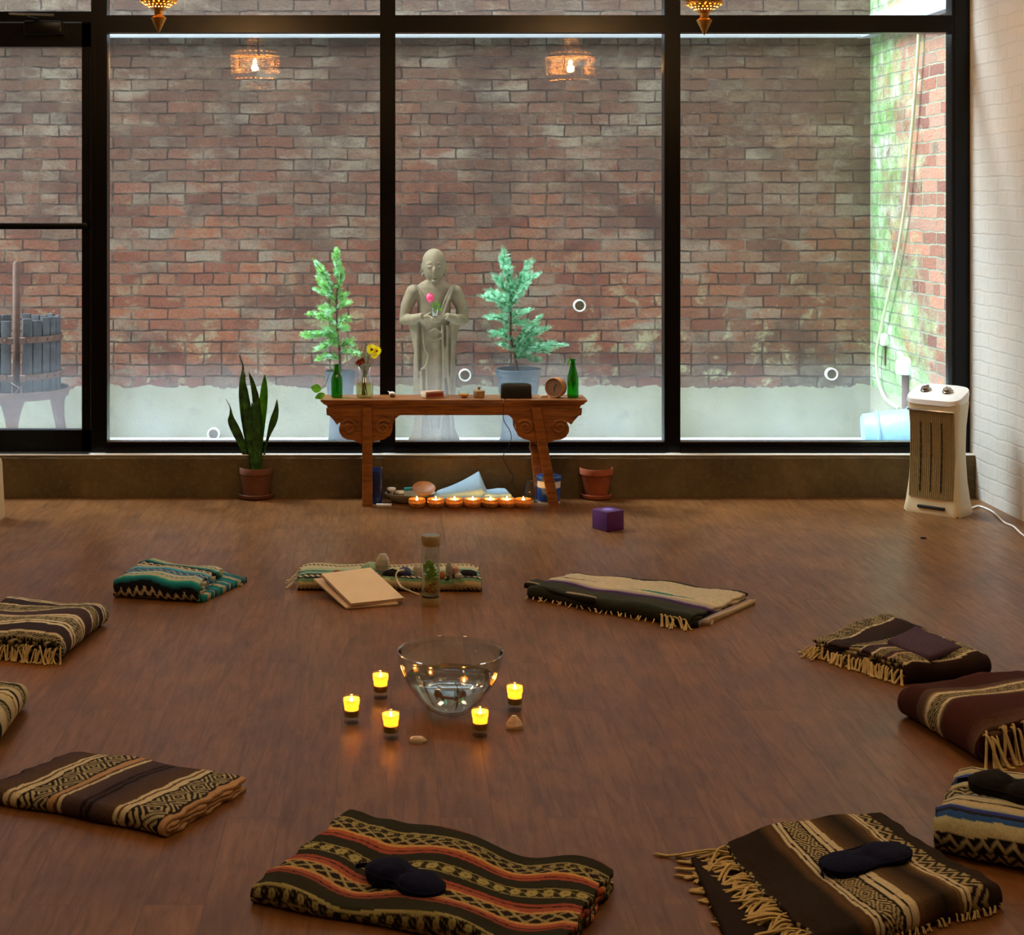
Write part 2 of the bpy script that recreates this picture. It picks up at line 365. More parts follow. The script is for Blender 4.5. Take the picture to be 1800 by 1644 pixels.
M['bluecloth'] = simple('pale_blue_cloth', '#9fc3d8', .85, .06, 30, .3); M['teal'] = simple('teal_plastic', '#0f8f94', .4, .1, 30)
M['wood'] = simple('turned_wood', '#a9703a', .5, .2, 30); M['ceramic'] = simple('glazed_dish', '#8d8770', .4, .12, 20)
M['hose'] = simple('pale_hose', '#cfe0b0', .5, .06, 20); M['honey'] = simple('amber_liquid', '#d8960c', .2, .1, 20, Subsurface_Weight=.3, Subsurface_Scale=.02)
M['red'] = simple('matchbox_red', '#8a2c1c', .6, .1, 30); M['boxpaper'] = simple('matchbox_card', '#b78d70', .7, .08, 30)
M['clay'] = simple('clay_jar', '#a07c50', .7, .15, 30)
def water_mat():
    t = NT('clear_water'); t.set(Base_Color=(.95, .98, 1), Roughness=.0, IOR=1.33, Transmission_Weight=1.0); return t.m
M['water'] = water_mat()
# ================================================================ THE SETTING
XR = 2.86; XL = -4.2; YB = -3.0; ZC = 3.4; YW = 7.457; YF0, YF1 = 7.53, 7.61; YG = 7.575
YD2 = 9.15; ZG = .03; XYR = 2.88
def struct(name, mb, mat, parent=None, smooth=False):
    o = mb.build(name, mat, parent, smooth)
    if parent is None: tag(o, kind='structure')
    return o
struct('floor', MB().box(XL, XR, YB, YW+.02, -.1, 0), M['floor'])
struct('wall_right', MB().box(XR, XR+.1, YB, YF1, 0, ZC), M['paint'])
struct('wall_left', MB().box(XL-.1, XL, YB, YF1, 0, ZC), M['plaster'])
struct('wall_behind', MB().box(XL, XR, YB-.1, YB, 0, ZC), M['plaster'])
struct('ceiling', MB().box(XL, XR, YB, YF1, ZC, ZC+.1), M['plaster'])
struct('wall_front', MB().box(XL, XR, YF0-.02, YF1+.05, 3.05, ZC), M['plaster'])
# low cement kerb under the window
kb = MB(); xs = np.linspace(XL, XR, 160); rng = random.Random(3)
ringA = []
for x in xs:
    j = (rng.random()-.5)*.004; k = (rng.random()-.5)*.004
    ringA.append([Vector((x, YW, -.02)), Vector((x, YW+j, .19+k)), Vector((x, YW+.012, .203+k)), Vector((x, YF1+.06, .203)), Vector((x, YF1+.06, -.02))])
kb.loft(ringA, True, True)
kerb = kb.build('baseboard_window', M['cement'], None, False); tag(kerb, kind='structure')
struct('trim_9', MB().box(XL, XR-.001, YW+.006, YF1+.03, .2025, .2075), M['white'])  # added white strip, paints the sky's reflection along the kerb top
# window frames
Z1, Z2 = .2075, .2566; ZT0, ZT1 = 2.267, 2.352
def wx(px): return (px-CX)/F*YF0
posts = [(160, 188), (668, 695), (1168, 1196), (1673, 1712)]
for k, (a, b) in enumerate(posts):
    m = MB().box(wx(a), min(wx(b), XR-.002), YF0, YF1, Z1, 3.05)
    m.box(wx(a)+.012, wx(a)+.018, YF0-.004, YF0, Z1, 3.05)
    struct('trim_%d' % (k+1), m, M['frame'])
for k in range(3):
    x0, x1 = wx(posts[k][1]), wx(posts[k+1][0])
    r = empty('window_%d' % (k+1), ((x0+x1)/2, YG, Z1), kind='structure')
    def loc(mb):
        for i, v in enumerate(mb.v): mb.v[i] = (v[0]-(x0+x1)/2, v[1]-YG, v[2]-Z1)
        return mb
    m = MB(); m.box(x0, x1, YF0, YF1, Z1, Z2); m.box(x0, x1, YF0, YF1, ZT0, ZT1); m.box(x0, x1, YF0-.02, YF0+.002, Z1, Z1+.028)
    m.box(x0, x1, YF0, YF1, 2.98, 3.05)
    loc(m).build('window_frame', M['frame'], r, False)
    loc(MB().box(x0, x1, YF0+.004, YF0+.018, Z2, Z2+.004)).build('glazing_strip', M['steel'], r, False)
    loc(MB().box(x0, x1, YG-.003, YG+.003, Z2, ZT0)).build('pane', M['glass'], r, False)
    loc(MB().box(x0, x1, YG-.003, YG+.003, ZT1, 2.98)).build('upper_pane', M['glass'], r, False)
# glass door at the left
dr = empty('door_1', (0, 0, 0), kind='structure')
dxa, dxb = wx(-420), wx(160); gx = wx(143); yy = YF0+.012
def dz(py): return H-(py-CY)/F*YF0
m = MB()
m.box(gx, dxb-.005, yy, YF1, Z1+.006, dz(22)); m.box(dxa, dxa+.06, yy, YF1, Z1+.006, dz(22))
m.box(dxa, dxb-.005, yy, YF1, Z1+.006, dz(757)); m.box(dxa, dxb-.005, yy, YF1, dz(82), dz(40))
m.build('door_frame', M['frame'], dr, False)
MB().box(dxa+.05, gx, YG-.003, YG+.003, dz(757), dz(82)).build('pane', M['glass'], dr, False)
m = MB().rbox(dxa+.03, gx+.035, yy-.05, yy-.02, dz(403), dz(392), .004); m.box(gx+.01, gx+.03, yy-.03, yy+.004, dz(405), dz(390))
m.build('push_bar', M['frame'], dr)
m = MB().rbox(wx(45), wx(112), yy-.06, yy, dz(62), dz(38), .008); m.tube([(wx(70), yy-.04, dz(36)), (wx(30), yy-.16, dz(30)), (wx(100), yy-.08, dz(30))], .008, 6)
m.build('door_closer', M['frame'], dr)
struct('trim_5', MB().box(wx(-420), wx(160), YF0, YF1, dz(38), dz(20)), M['frame'])
struct('window_4', MB().box(wx(-420), wx(160), YG-.003, YG+.003, dz(20), 3.05), M['glass'])
struct('trim_6', MB().box(wx(-420), wx(160), YF0-.06, YF1, .2035, .2125), M['steel'])
struct('wall_door_side', MB().box(XL, wx(-420), YF0, YF1, .2, 3.05), M['plaster'])
# the yard
struct('ground', MB().box(-6, XYR, YF1+.06, YD2, ZG-.1, ZG), M['ground'])
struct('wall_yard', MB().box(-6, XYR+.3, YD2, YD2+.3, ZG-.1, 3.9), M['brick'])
struct('wall_yard_right', MB().box(XYR, XYR+.3, YF1+.001, YD2, ZG-.1, 3.3), M['moss'])
fl = MB(); zf0, zf1 = 2.410, 2.53
prof = [(0, zf0), (-.075, zf0-.004), (-.08, zf0+.012), (-.072, zf0+.014), (-.05, zf1), (0, zf1+.01)]
fl.add([(-6, YD2+a, z) for a, z in prof]+[(XYR-.001, YD2+a, z) for a, z in prof], [(i, i+1, i+7, i+6) for i in range(5)]+[(5, 0, 6, 11)])
struct('trim_7', fl, M['flash'])
fl = MB(); fl.add([(XYR+a, YF1+.06, z) for a, z in prof]+[(XYR+a, YD2, z) for a, z in prof], [(i, i+1, i+7, i+6) for i in range(5)]+[(5, 0, 6, 11)])
struct('trim_8', fl, M['flash'])
# ceiling lamps (out of the frame)
for k, (x, y, z) in enumerate(LAMPS):
    l = bpy.data.lights.new('ceiling_lamp_light', 'AREA'); l.shape = 'DISK'; l.size = .55; l.energy = LAMP_W; l.color = (1, .66, .36)
    o = bpy.data.objects.new('ceiling_lamp_light', l); COL.objects.link(o); o.location = (x, y, z-.06)
# ================================================================ THINGS IN THE YARD
# pipe ends in the wall
for px, py, where in ((1018, 537, 'highest one, right of the right-hand conifer'), (817, 659, 'low beside the stone monk statue'), (1460, 657, 'low in the right-hand window bay'), (376, 762, 'at ground level behind the snake plant')):
    p = PD(px, py, YD2)
    r = empty('pipe_end', p, 0, 'round white pipe end in the brick wall, '+where, 'pipe', 'weep pipes in the yard wall')
    Mx = Matrix.Rotation(math.pi/2, 4, 'X')
    MB().lathe([(.028, -.02), (.028, .03), (.030, .034), (.035, .034), (.037, .03), (.037, -.02)], 28, M=Mx).build('pipe_rim', M['white'], r)
    MB().lathe([(.0, .022), (.0265, .022)], 28, M=Mx).build('pipe_bore', M['cement'], r)
# hose down the right wall
hp = [(1617, -40), (1615, 60), (1607, 180), (1600, 260), (1592, 350), (1580, 430), (1566, 500), (1549, 575), (1541, 620), (1543, 665), (1556, 700), (1580, 718)]
pts = []
for px, py in hp:
    Y = 8.75 if py < 640 else 8.75-(py-640)*.001
    X = XYR-.03; Y = X*F/(px-CX); pts.append(PD(px, py, Y))
m = MB().tube(bez(pts, 8), .009, 8); tag(m.build('hose', M['hose']), 'pale green hose hanging down the mossy brick wall', 'hose')
# tap and capped pipe
p = PD(1556, 597, 8.86)
r = empty('wall_tap', p, 0, 'small white tap box on the mossy wall beside the hose', 'tap')
MB().rbox(-.022, .022, -.03, .03, -.035, .035, .008).build('housing', M['white'], r)
MB().tube([(0, 0, -.03), (0, 0, -.15)], .006, 6).build('pipe', M['iron'], r)
p = PD(1595, 645, 8.5)
r = empty('vent_cap', (p.x, p.y, ZG), 0, 'white capped vent pipe standing in the yard behind the heater', 'pipe')
zc = p.z-ZG
MB().lathe([(.03, 0), (.03, zc+.01)], 20, cap0=True, cap1=True).build('pipe', M['iron'], r)
MB().lathe([(.0, zc+.055), (.04, zc+.05), (.062, zc+.03), (.066, zc-.02), (.06, zc-.04), (.04, zc-.03)], 24).build('cap', M['white'], r)
# blue bucket lying on its side
p = PD(1556, 743, 8.6)
r = empty('bucket', (2.665, 8.16, ZG+.168), 0, 'pale blue plastic bucket lying on its side by the mossy wall', 'bucket')
Mb = Matrix.Rotation(math.radians(-14), 4, 'Z') @ Matrix.Rotation(math.radians(86), 4, 'Y')
MB().lathe([(0, .0), (.10, .0), (.118, .012), (.128, .12), (.131, .125), (.136, .24), (.15, .25), (.155, .32), (.165, .33), (.160, .336), (.145, .33), (.122, .1), (.11, .015), (0, .012)][::1], 40, c=(0, 0, -.14), M=Mb).build('body', M['skybucket'], r)
MB().lathe([(.124, .075), (.133, .08), (.134, .09), (.126, .095)], 40, c=(0, 0, -.14), M=Mb).build('rib', M['skybucket'], r)
hb = [Mb @ Vector((.15*math.cos(a), -.165*math.sin(a)*1, .18+.10*math.sin(a)))for a in np.linspace(0, math.pi, 20)]
MB().tube([(v.x-.14*0, v.y, v.z) for v in hb], .005, 6).build('handle', M['white'], r); r.scale = (.97, .97, .97)
# ---- stone monk
def remesh(o, vox, it=6, fac=.6):
    a = o.modifiers.new('remesh', 'REMESH'); a.mode = 'VOXEL'; a.voxel_size = vox; a.use_smooth_shade = True
    b = o.modifiers.new('smooth', 'SMOOTH'); b.factor = fac; b.iterations = it
SD = 8.85; SX = PD(763, 0, SD).x
def sz(py): return H-(py-CY)/F*SD-ZG
sk = F/SD
st = empty('monk_statue', (SX, SD, ZG), 0, 'standing grey stone monk statue holding a glass with a pink rose', 'statue')
m = MB()
# robe: elliptical rings with shallow folds
rows = [(775, 43, 30), (771, 44, 31), (762, 39, 28), (752, 35.5, 25), (735, 34, 24), (700, 36.5, 24), (665, 36.5, 23), (630, 35.5, 22), (600, 34, 21), (575, 33.5, 21), (550, 29, 20), (530, 29, 20), (515, 35, 18), (505, 34, 16), (498, 25, 13), (492, 15, 12)]
R = []
for py, rx, ry in rows:
    ring = []
    low = max(0, min(1, (py-560)/60))
    for j in range(96):
        a = 2*math.pi*j/96
        fold = 1+low*(.035*math.sin(9*a+py*.012)+.02*math.sin(17*a+1))
        front = math.sin(a) < 0
        rx_, ry_ = rx/sk, ry/sk
        ring.append(Vector((rx_*fold*math.cos(a), ry_*fold*math.sin(a), sz(py))))
    R.append(ring)
m.loft(R, True, True)
# head, neck, ears
hz = sz(470)
m.ell((0, -.004, sz(468)), 19/sk, 21/sk, 31/sk, 28, 20)
m.ell((0, .008, sz(460)), 20.5/sk, 22/sk, 23/sk, 28, 20)
m.lathe([(13/sk, sz(505)), (11/sk, sz(492)), (11/sk, sz(482))], 20, cap0=True, cap1=True)
m.ell((0, -.070, sz(474)), .0095, .016, .020, 10, 8)              # nose
m.ell((0, -.062, sz(483)), .018, .009, .0045, 10, 6); m.ell((0, -.060, sz(487)), .014, .008, .004, 10, 6)   # lips
m.ell((0, -.05, sz(494)), .018, .016, .012, 12, 8)
for s in (-1, 1):
    m.ell((s*.026, -.064, sz(468.5)), .015, .009, .007, 10, 6)      # lids
    m.tube([(s*.008, -.066, sz(464)), (s*.024, -.066, sz(461.5)), (s*.042, -.054, sz(464))], [.004, .0065, .004], 6)
    m.ell((s*.066, .0, sz(470)), .008, .014, .03, 10, 8); m.ell((s*.066, -.004, sz(484)), .007, .009, .014, 8, 6)
    # sleeve arms: shoulder, elbow, wrist
    sh = Vector((s*36/sk, .0, sz(513))); el = Vector((s*52/sk, -.01, sz(562))); wr = Vector((s*20/sk, -.125, sz(553)))
    m.tube([sh, sh*.5+el*.5+Vector((s*.012, 0, .0)), el], [.044, .037, .030], 18)
    m.ell(sh, .044, .046, .042, 16, 10)
    m.tube([el, el*.5+wr*.5+Vector((0, -.01, -.004)), wr], [.031, .028, .020], 16); m.ell(el, .031, .033, .030, 12, 8)
    # hanging sleeve
    m.loft([[Vector((s*x, y, z)) for x, y, z in q] for q in (
        [(.155, -.03, sz(562)), (.10, -.075, sz(560)), (.085, -.06, sz(560)), (.14, .02, sz(562))],
        [(.12, -.045, sz(610)), (.10, -.075, sz(612)), (.085, -.06, sz(612)), (.11, -.01, sz(610))],
        [(.105, -.055, sz(660)), (.095, -.07, sz(662)), (.085, -.06, sz(662)), (.098, -.04, sz(660))])], True, True)
    # hand: palm and fingers under the glass
    pc = Vector((s*.04, -.15, sz(553)))
    m.ell(pc, .028, .018, .012, 14, 8)
    for k in range(4):
        a0 = pc+Vector((-s*.008, -.012+.004*k, -.002-.0085*k)); a1 = a0+Vector((-s*.022, -.014, -.004)); a2 = a1+Vector((-s*.026, -.002, -.002+.001*k))
        m.tube([a0, a1, a2], [.0068, .0062, .005], 8)
    m.tube([pc+Vector((s*.008, -.002, .006)), pc+Vector((-s*.012, -.008, .018)), pc+Vector((-s*.022, -.008, .026))], [.008, .007, .005], 8)
# drapery ridges
for pts, rr in (([(-.11, -.055, sz(500)), (-.02, -.085, sz(530)), (.02, -.08, sz(548))], .008), ([(.115, -.045, sz(500)), (.075, -.078, sz(530)), (.045, -.085, sz(560))], .009),
                ([(.10, -.05, sz(500)), (.055, -.08, sz(530)), (.03, -.08, sz(560))], .006),
                ([(-.07, -.072, sz(575)), (-.055, -.082, sz(610)), (-.035, -.086, sz(622)), (-.05, -.085, sz(640)), (-.08, -.075, sz(648))], .007),
                ([(-.075, -.07, sz(650)), (-.07, -.076, sz(700)), (-.08, -.08, sz(770))], .009), ([(.075, -.07, sz(570)), (.072, -.076, sz(640)), (.088, -.075, sz(700)), (.10, -.08, sz(770))], .010),
                ([(.045, -.08, sz(570)), (.052, -.082, sz(650)), (.05, -.084, sz(700)), (.03, -.095, sz(770))], .008),
                ([(-.045, -.08, sz(640)), (-.04, -.084, sz(700)), (-.01, -.095, sz(770))], .008),
                ([(-.04, -.084, sz(592)), (0, -.088, sz(596)), (.04, -.084, sz(592))], .005), ([(-.035, -.083, sz(583)), (0, -.086, sz(577)), (.035, -.083, sz(583))], .006)):
    m.tube(bez(pts, 6), rr, 8)
for s in (-1, 1): m.ell((s*.055, -.10, .022), .05, .045, .022, 14, 8)
o = m.build('figure', M['stone'], st); remesh(o, .0045, 2, .5)
# glass with rose held by the statue
gz = ZG+sz(553)+.006
gl = empty('bud_vase', (SX+.0, SD-.165, gz), 0, 'small clear glass with a pink rose held in the statue\'s hands', 'vase')
MB().lathe([(.0, .0), (.018, .0), (.021, .004), (.024, .055)], 24).build('glass', M['vessel'], gl)
rs = MB().tube([(0, 0, .01), (-.006, 0, .05), (-.022, 0, .085)], .0028, 6).build('stem', M['leaf'], gl)
m = MB(); rng = random.Random(5)
for k in range(16):
    a = k*2.4; r0 = .004+.0012*k; c = Vector((-.028, 0, .105))
    pt = []
    for i in range(5):
        u = i/4; rad = r0*math.sin(.5+u*1.9)*1.25
        pt.append([c+Vector((rad*math.cos(a+w), rad*math.sin(a+w), -.02+.045*u-.0006*k)) for w in np.linspace(-.75, .75, 6)])
    m.loft(pt, closed=False)
m.build('rose', M['pink'], gl)
m = MB()
for dx, dz_ in ((.012, .04), (.02, .06), (-.012, .055), (.01, .075), (.026, .035)):
    c = Vector((dx*.5, -.004, dz_*.7)); e = Vector((dx*1.6, -.008, dz_+.012))
    q = (e-c).cross(Vector((0, 1, 0))).normalized()*.009; mm = (c+e)/2
    m.add([c, mm+q, e, mm-q], [(0, 1, 2, 3)])
m.build('leaves', M['leaf'], gl)
# ---- potted conifers on upturned pots
def leaf_spray(mb, base, dirv, up, L, rng, w=.35):
    dirv = dirv.normalized(); side = dirv.cross(up)
    side = side.normalized() if side.length > 1e-3 else Vector((1, 0, 0)); nrm = side.cross(dirv).normalized()
    n = 11
    for i in range(1, n+1):
        u = i/n; c = base+dirv*(L*u)-nrm*(.25*L*u*u)
        l = L*w*(1-.75*u)+.004
        for s in (-1, 1):
            e = c+side*(s*l)+dirv*(l*.75)+nrm*(rng.uniform(-.15, .15)*l)
            q = dirv*(.0016+.012*l)
            mb.add([c-q*.5, c+q*.9, e+q*.3, e-q*.1], [(0, 1, 2, 3)])
            if l > .012:
                mm = (c+e)/2
                for s2 in (-1, 1):
                    e2 = mm+dirv*(s2*.5+.35)*l*.6+side*(s*l*.25)
                    mb.add([mm-dirv*.001, mm+side*.0015*s+dirv*.001, e2], [(0, 1, 2)])
    a = base+dirv*L; mb.add([base-side*.0012, base+side*.0012, a], [(0, 1, 2)])
def conifer(name, label, px, dep, ztop_px, rim_px, rim_r, mat, branches, seed, twist):
    X = PD(px, 0, dep).x; k = F/dep; zz = lambda py: H-(py-CY)/k-ZG
    r = empty(name, (X, dep, ZG), 0, label, 'potted plant', 'potted conifers in the yard')
    zr = zz(rim_px); hp_ = .25; zb = zr-hp_
    m = MB().lathe([(rim_r*.72, zb), (rim_r*.93, zr-.04), (rim_r*.96, zr-.04), (rim_r*.97, zr-.012), (rim_r, zr-.01), (rim_r, zr), (rim_r*.94, zr), (rim_r*.9, zr-.03), (0, zr-.035)], 40, cap0=True)
    for q in range(4): m.lathe([(rim_r*(.80+.02*q), zr-.10+.014*q), (rim_r*(.815+.02*q), zr-.095+.014*q), (rim_r*(.81+.02*q), zr-.09+.014*q)], 40)
    m.build('pot', M['potplastic'], r)
    rb = rim_r*.86
    m = MB().lathe([(rb*1.0, 0), (rb*1.0, .012), (rb*.95, .014), (rb*.94, .05), (rb*.9, .05), (rb*.78, zb-.0)], 40, cap0=True, cap1=True)
    m.build('upturned_pot', M['potplastic'], r)
    MB().lathe([(0, zr-.022), (rim_r*.9, zr-.026)], 24).build('soil', M['soil'], r)
    rng = random.Random(seed); fo = MB(); sm = MB()
    stem = [Vector(((bx-px)/k, by, zz(bz))) for bx, by, bz in twist]
    sp = bez(stem, 8); sm.tube(sp, [.008*(1-.7*i/(len(sp)-1)) for i in range(len(sp))], 7)
    for sx, sy, ex, ey, w in branches:        # start px on the stem, end px, spread
        dy = rng.uniform(-.09, .09)
        for rep in range(3):
            s0 = Vector(((sx-px)/k, 0, zz(sy))); e0 = Vector(((ex-px)/k, dy*(1, -.8, .3)[rep], zz(ey)))
            if rep: e0 = s0+(e0-s0)*rng.uniform(.6, .9)+Vector((rng.uniform(-.02, .02), 0, rng.uniform(-.02, .02)))
            mid_ = (s0+e0)/2+Vector((0, 0, .012)); bp = bez([s0, mid_, e0], 6); sm.tube(bp, .0022, 5)
            L = (e0-s0).length; n = max(4, int(L/.011))
            for i in range(n):
                u = (i+.6)/n; c = s0.lerp(e0, u)+Vector((0, 0, .012*math.sin(math.pi*u)))
                d = (e0-s0).normalized()
                for s in (-1, 1):
                    v = d*rng.uniform(.2, 1)+Vector((rng.uniform(-.8, .8), s*rng.uniform(.2, 1), rng.uniform(-.4, .9)))
                    leaf_spray(fo, c, v, Vector((rng.uniform(-.7, .7), -.6, rng.uniform(-.3, .9))), w*rng.uniform(.45, 1.05), rng)
            leaf_spray(fo, e0-(e0-s0).normalized()*.015, (e0-s0)+Vector((0, 0, .01)), Vector((0, -.7, .7)), w*1.3, rng)
    sm.build('stem', M['bark'], r); fo.build('foliage', mat, r, False)
    return r
conifer('potted_conifer', 'blue-green conifer in grey nursery pot right of the stone monk', 911, 8.75, 437, 648, 41*8.75/F, M['conifer'],
        [(895, 500, 886, 445, .045), (896, 490, 885, 462, .05), (900, 520, 930, 465, .045), (902, 515, 938, 485, .045), (900, 530, 872, 490, .045), (900, 545, 862, 515, .05), (900, 545, 848, 520, .04), (898, 540, 920, 505, .05), (898, 560, 925, 545, .04),
         (898, 570, 862, 560, .045), (898, 580, 872, 590, .04), (898, 570, 925, 570, .05), (899, 600, 868, 585, .04), (900, 615, 880, 605, .04), (903, 610, 950, 560, .035), (905, 610, 960, 580, .04), (905, 615, 940, 600, .045), (905, 620, 985, 605, .04), (905, 625, 960, 615, .045), (907, 630, 945, 635, .03), (898, 530, 900, 500, .05), (898, 555, 885, 540, .05)],
        11, [(911, 0, 655), (905, 0, 625), (898, 0, 590), (898, 0, 540), (901, 0, 500), (893, 0, 470), (886, 0, 448)])
conifer('potted_conifer', 'yellow-green feathery conifer in grey nursery pot left of the window post', 598, 8.75, 437, 652, 27*8.75/F, M['conifer2'],
        [(592, 470, 590, 440, .03), (594, 490, 597, 465, .035), (594, 510, 600, 478, .035), (585, 510, 556, 460, .032), (585, 510, 560, 478, .03), (588, 525, 560, 492, .04), (590, 530, 556, 510, .035), (592, 530, 604, 520, .04), (593, 545, 612, 535, .04), (590, 550, 566, 545, .045), (595, 570, 610, 560, .035),
         (592, 570, 545, 552, .03), (592, 590, 540, 590, .035), (592, 595, 535, 588, .03), (595, 600, 560, 612, .035), (595, 600, 575, 580, .045), (598, 610, 615, 600, .04), (598, 620, 628, 618, .03), (596, 630, 560, 630, .025), (595, 580, 606, 575, .035)],
        23, [(598, 0, 660), (597, 0, 620), (593, 0, 580), (592, 0, 530), (593, 0, 490), (590, 0, 455)])
# ---- wine press
pc = PD(29, 0, 8.72)
wp = empty('wine_press', (pc.x, 8.72, ZG), math.radians(13.5), 'old wine press with slatted grey wooden basket and rusty iron tray', 'wine press')
k = F/8.72; zz = lambda py: H-(py-CY)/k-ZG
RB = 73/k
MB().tube([(0, -.12, zz(700)), (0, -.12, zz(462)), (0, -.12, zz(458))], [.0205, .0205, .012], 14).build('screw_rod', M['iron'], wp)
zb0, zb1 = zz(686), zz(556)
N = 26
for q in range(N):
    a = 2*math.pi*(q+.5)/N
    if abs(math.cos(a)) < .14: continue
    c = Vector((RB*math.cos(a), RB*math.sin(a), 0)); Mz = Matrix.Translation(c) @ Matrix.Rotation(a+math.pi/2, 4, 'Z')
    h = zb1+random.Random(q).uniform(-.012, .004)
    MB().rbox(-.0255, .0255, -.010, .010, zb0, h, .004, Mz).build('slat', M['oldwood'], wp)
for s in (-1, 1):
    for zc_ in (zz(592), zz(656)):
        m = MB(); rr_ = RB+.014
        arc = [math.radians(90+s*0)-s*math.radians(180-10)*t*1.0+0 for t in np.linspace(.0, 1, 28)]
        arc = [math.pi/2-s*(math.radians(7)+math.radians(166)*t) for t in np.linspace(0, 1, 28)]
        m.loft([[Vector((rr_*math.cos(a), rr_*math.sin(a), zc_-.017)), Vector(((rr_+.005)*math.cos(a), (rr_+.005)*math.sin(a), zc_-.017)), Vector(((rr_+.005)*math.cos(a), (rr_+.005)*math.sin(a), zc_+.017)), Vector((rr_*math.cos(a), rr_*math.sin(a), zc_+.017))] for a in arc], True, True)
        for q in range(N):
            a = 2*math.pi*(q+.5)/N
            if abs(math.cos(a)) > .10 and math.cos(a)*s > 0: m.ell(((rr_+.006)*math.cos(a), (rr_+.006)*math.sin(a), zc_), .007, .007, .007, 8, 6)
        e = math.pi/2-s*math.radians(173); c = Vector(((rr_+.004)*math.cos(e), (rr_+.004)*math.sin(e), zc_))
        m.box(c.x-.014, c.x+.014, c.y-.05, c.y+.004, zc_-.017, zc_+.017)
        m.build('iron_band', M['iron'], wp)
RT = 90/k
MB().lathe([(0, zb0-.012), (RT-.01, zb0-.012), (RT-.008, zb0+.014), (RT+.002, zb0+.018), (RT+.006, zb0+.010), (RT, zb0-.03), (RT-.03, zb0-.035), (0, zb0-.035)], 56).build('tray', M['iron'], wp)
for a in (-95, 25, 145, -30):
    a = math.radians(a); c = Vector((math.cos(a), math.sin(a), 0)); t_ = Vector((-c.y, c.x, 0))
    Rr = []
    for u in np.linspace(0, 1, 8):
        z = (zb0-.03)*(1-u); rad = (RT-.03)+.0+.05*u*u; w = .045*(1-u)**3+.024
        p0 = c*rad+Vector((0, 0, z)); Rr.append([p0+t_*w-c*.012, p0+t_*w+c*.012, p0-t_*w+c*.012, p0-t_*w-c*.012])
    MB().loft(Rr, True, True).build('leg', M['iron'], wp)
MB().tube([(-.02, -RB-.02, zb0+.0), (.015, -RB-.03, zb0+.045), (-.03, -RB-.03, zb0+.075), (-.04, -RB-.03, zb0+.12)], .004, 6).build('latch_hook', M['steel'], wp)
# ================================================================ LANTERNS
def holed(mb, a, b, c, d, f):
    """quad a b c d with a round hole of relative size f"""
    ctr = (a+b+c+d)/4; o = [a, (a+b)/2, b, (b+c)/2, c, (c+d)/2, d, (d+a)/2]; mids = [o[1], o[3], o[5], o[7]]
    u = (mids[1]-mids[3])/2; v = (mids[2]-mids[0])/2; inn = []
    for i, ang in enumerate((225, 270, 315, 0, 45, 90, 135, 180)):
        an = math.radians(ang); inn.append(ctr+u*(f*math.cos(an))+v*(f*math.sin(an)))
    mb.add(o+inn, [(i, (i+1) % 8, 8+(i+1) % 8, 8+i) for i in range(8)])
def perfo(mb, r0, z0, r1, z1, n, rows, f, ph=0.0):
    for q in range(rows):
        ra, za = r0+(r1-r0)*q/rows, z0+(z1-z0)*q/rows; rb_, zb_ = r0+(r1-r0)*(q+1)/rows, z0+(z1-z0)*(q+1)/rows
        for j in range(n):
            a0 = 2*math.pi*(j+.5*(q % 2)+ph)/n; a1 = a0+2*math.pi/n
            g = lambda r, z, a: Vector((r*math.cos(a), r*math.sin(a), z))
            holed(mb, g(ra, za, a0), g(ra, za, a1), g(rb_, zb_, a1), g(rb_, zb_, a0), f)
def lantern(px, py, dep):
    tip = PD(px, py, dep)
    r = empty('hanging_lantern', tip, 0, None, 'lantern', 'pierced brass lanterns')
    m = MB().lathe([(0, 0), (.004, .004), (.026, .050), (.028, .054), (.020, .060), (.0145, .066), (.017, .078), (.030, .088)], 24)
    m.build('finial', M['brass'], r)
    m = MB(); perfo(m, .030, .088, .066, .112, 20, 3, .42); m.lathe([(.066, .112), (.066, .118), (.058, .124)], 40)
    m.build('lower_bulb', M['brass'], r)
    m = MB(); D = -.036; m.lathe([(.058, .160+D), (.085, .166+D), (.11, .176+D)], 48); perfo(m, .11, .176+D, .135, .192+D, 24, 1, .5); m.lathe([(.135, .192+D), (.146, .204+D), (.150, .212+D)], 48)
    perfo(m, .150, .212+D, .152, .330+D, 76, 10, .80)
    m.lathe([(.152, .330+D), (.148, .336+D), (.140, .344+D)], 48); perfo(m, .140, .344+D, .125, .358+D, 24, 1, .5); m.lathe([(.125, .358+D), (.09, .376+D), (.058, .386+D), (.05, .392+D)], 40)
    m.build('shade', M['brass'], r)
    m = MB(); perfo(m, .05, .392+D, .062, .415+D, 20, 2, .45); perfo(m, .062, .415+D, .035, .45+D, 20, 2, .45); m.lathe([(.035, .45+D), (.012, .47+D), (.012, .49+D)], 20)
    m.build('crown', M['brass'], r)
    m = MB(); z = .49-.036; q = 0; top = ZC-tip.z-.03
    while z < top:
        L = .032; rot = math.pi/2*(q % 2); lp = []
        for i in range(13):
            a = 2*math.pi*i/12; x = .008*math.cos(a); lp.append((x*math.cos(rot), x*math.sin(rot), z+.013+.018*math.sin(a)))
        m.tube(lp, .0018, 5, False); z += .026; q += 1
    m.build('chain', M['brass'], r)
    MB().lathe([(.0, top+.028), (.05, top+.028), (.045, top+.01), (.012, top-.005), (.0, top-.006)], 24).build('ceiling_rose', M['brass'], r)
    MB().ell((0, 0, .262), .014, .014, .018, 14, 10).build('bulb', M['bulb'], r)
    l = bpy.data.lights.new('lantern_light', 'POINT'); l.energy = 115; l.color = (1, .56, .22); l.shadow_soft_size = .022
    o = bpy.data.objects.new('lantern_light', l); COL.objects.link(o); o.location = (0, 0, .222); o.parent = r
    return r
LD = 5.55
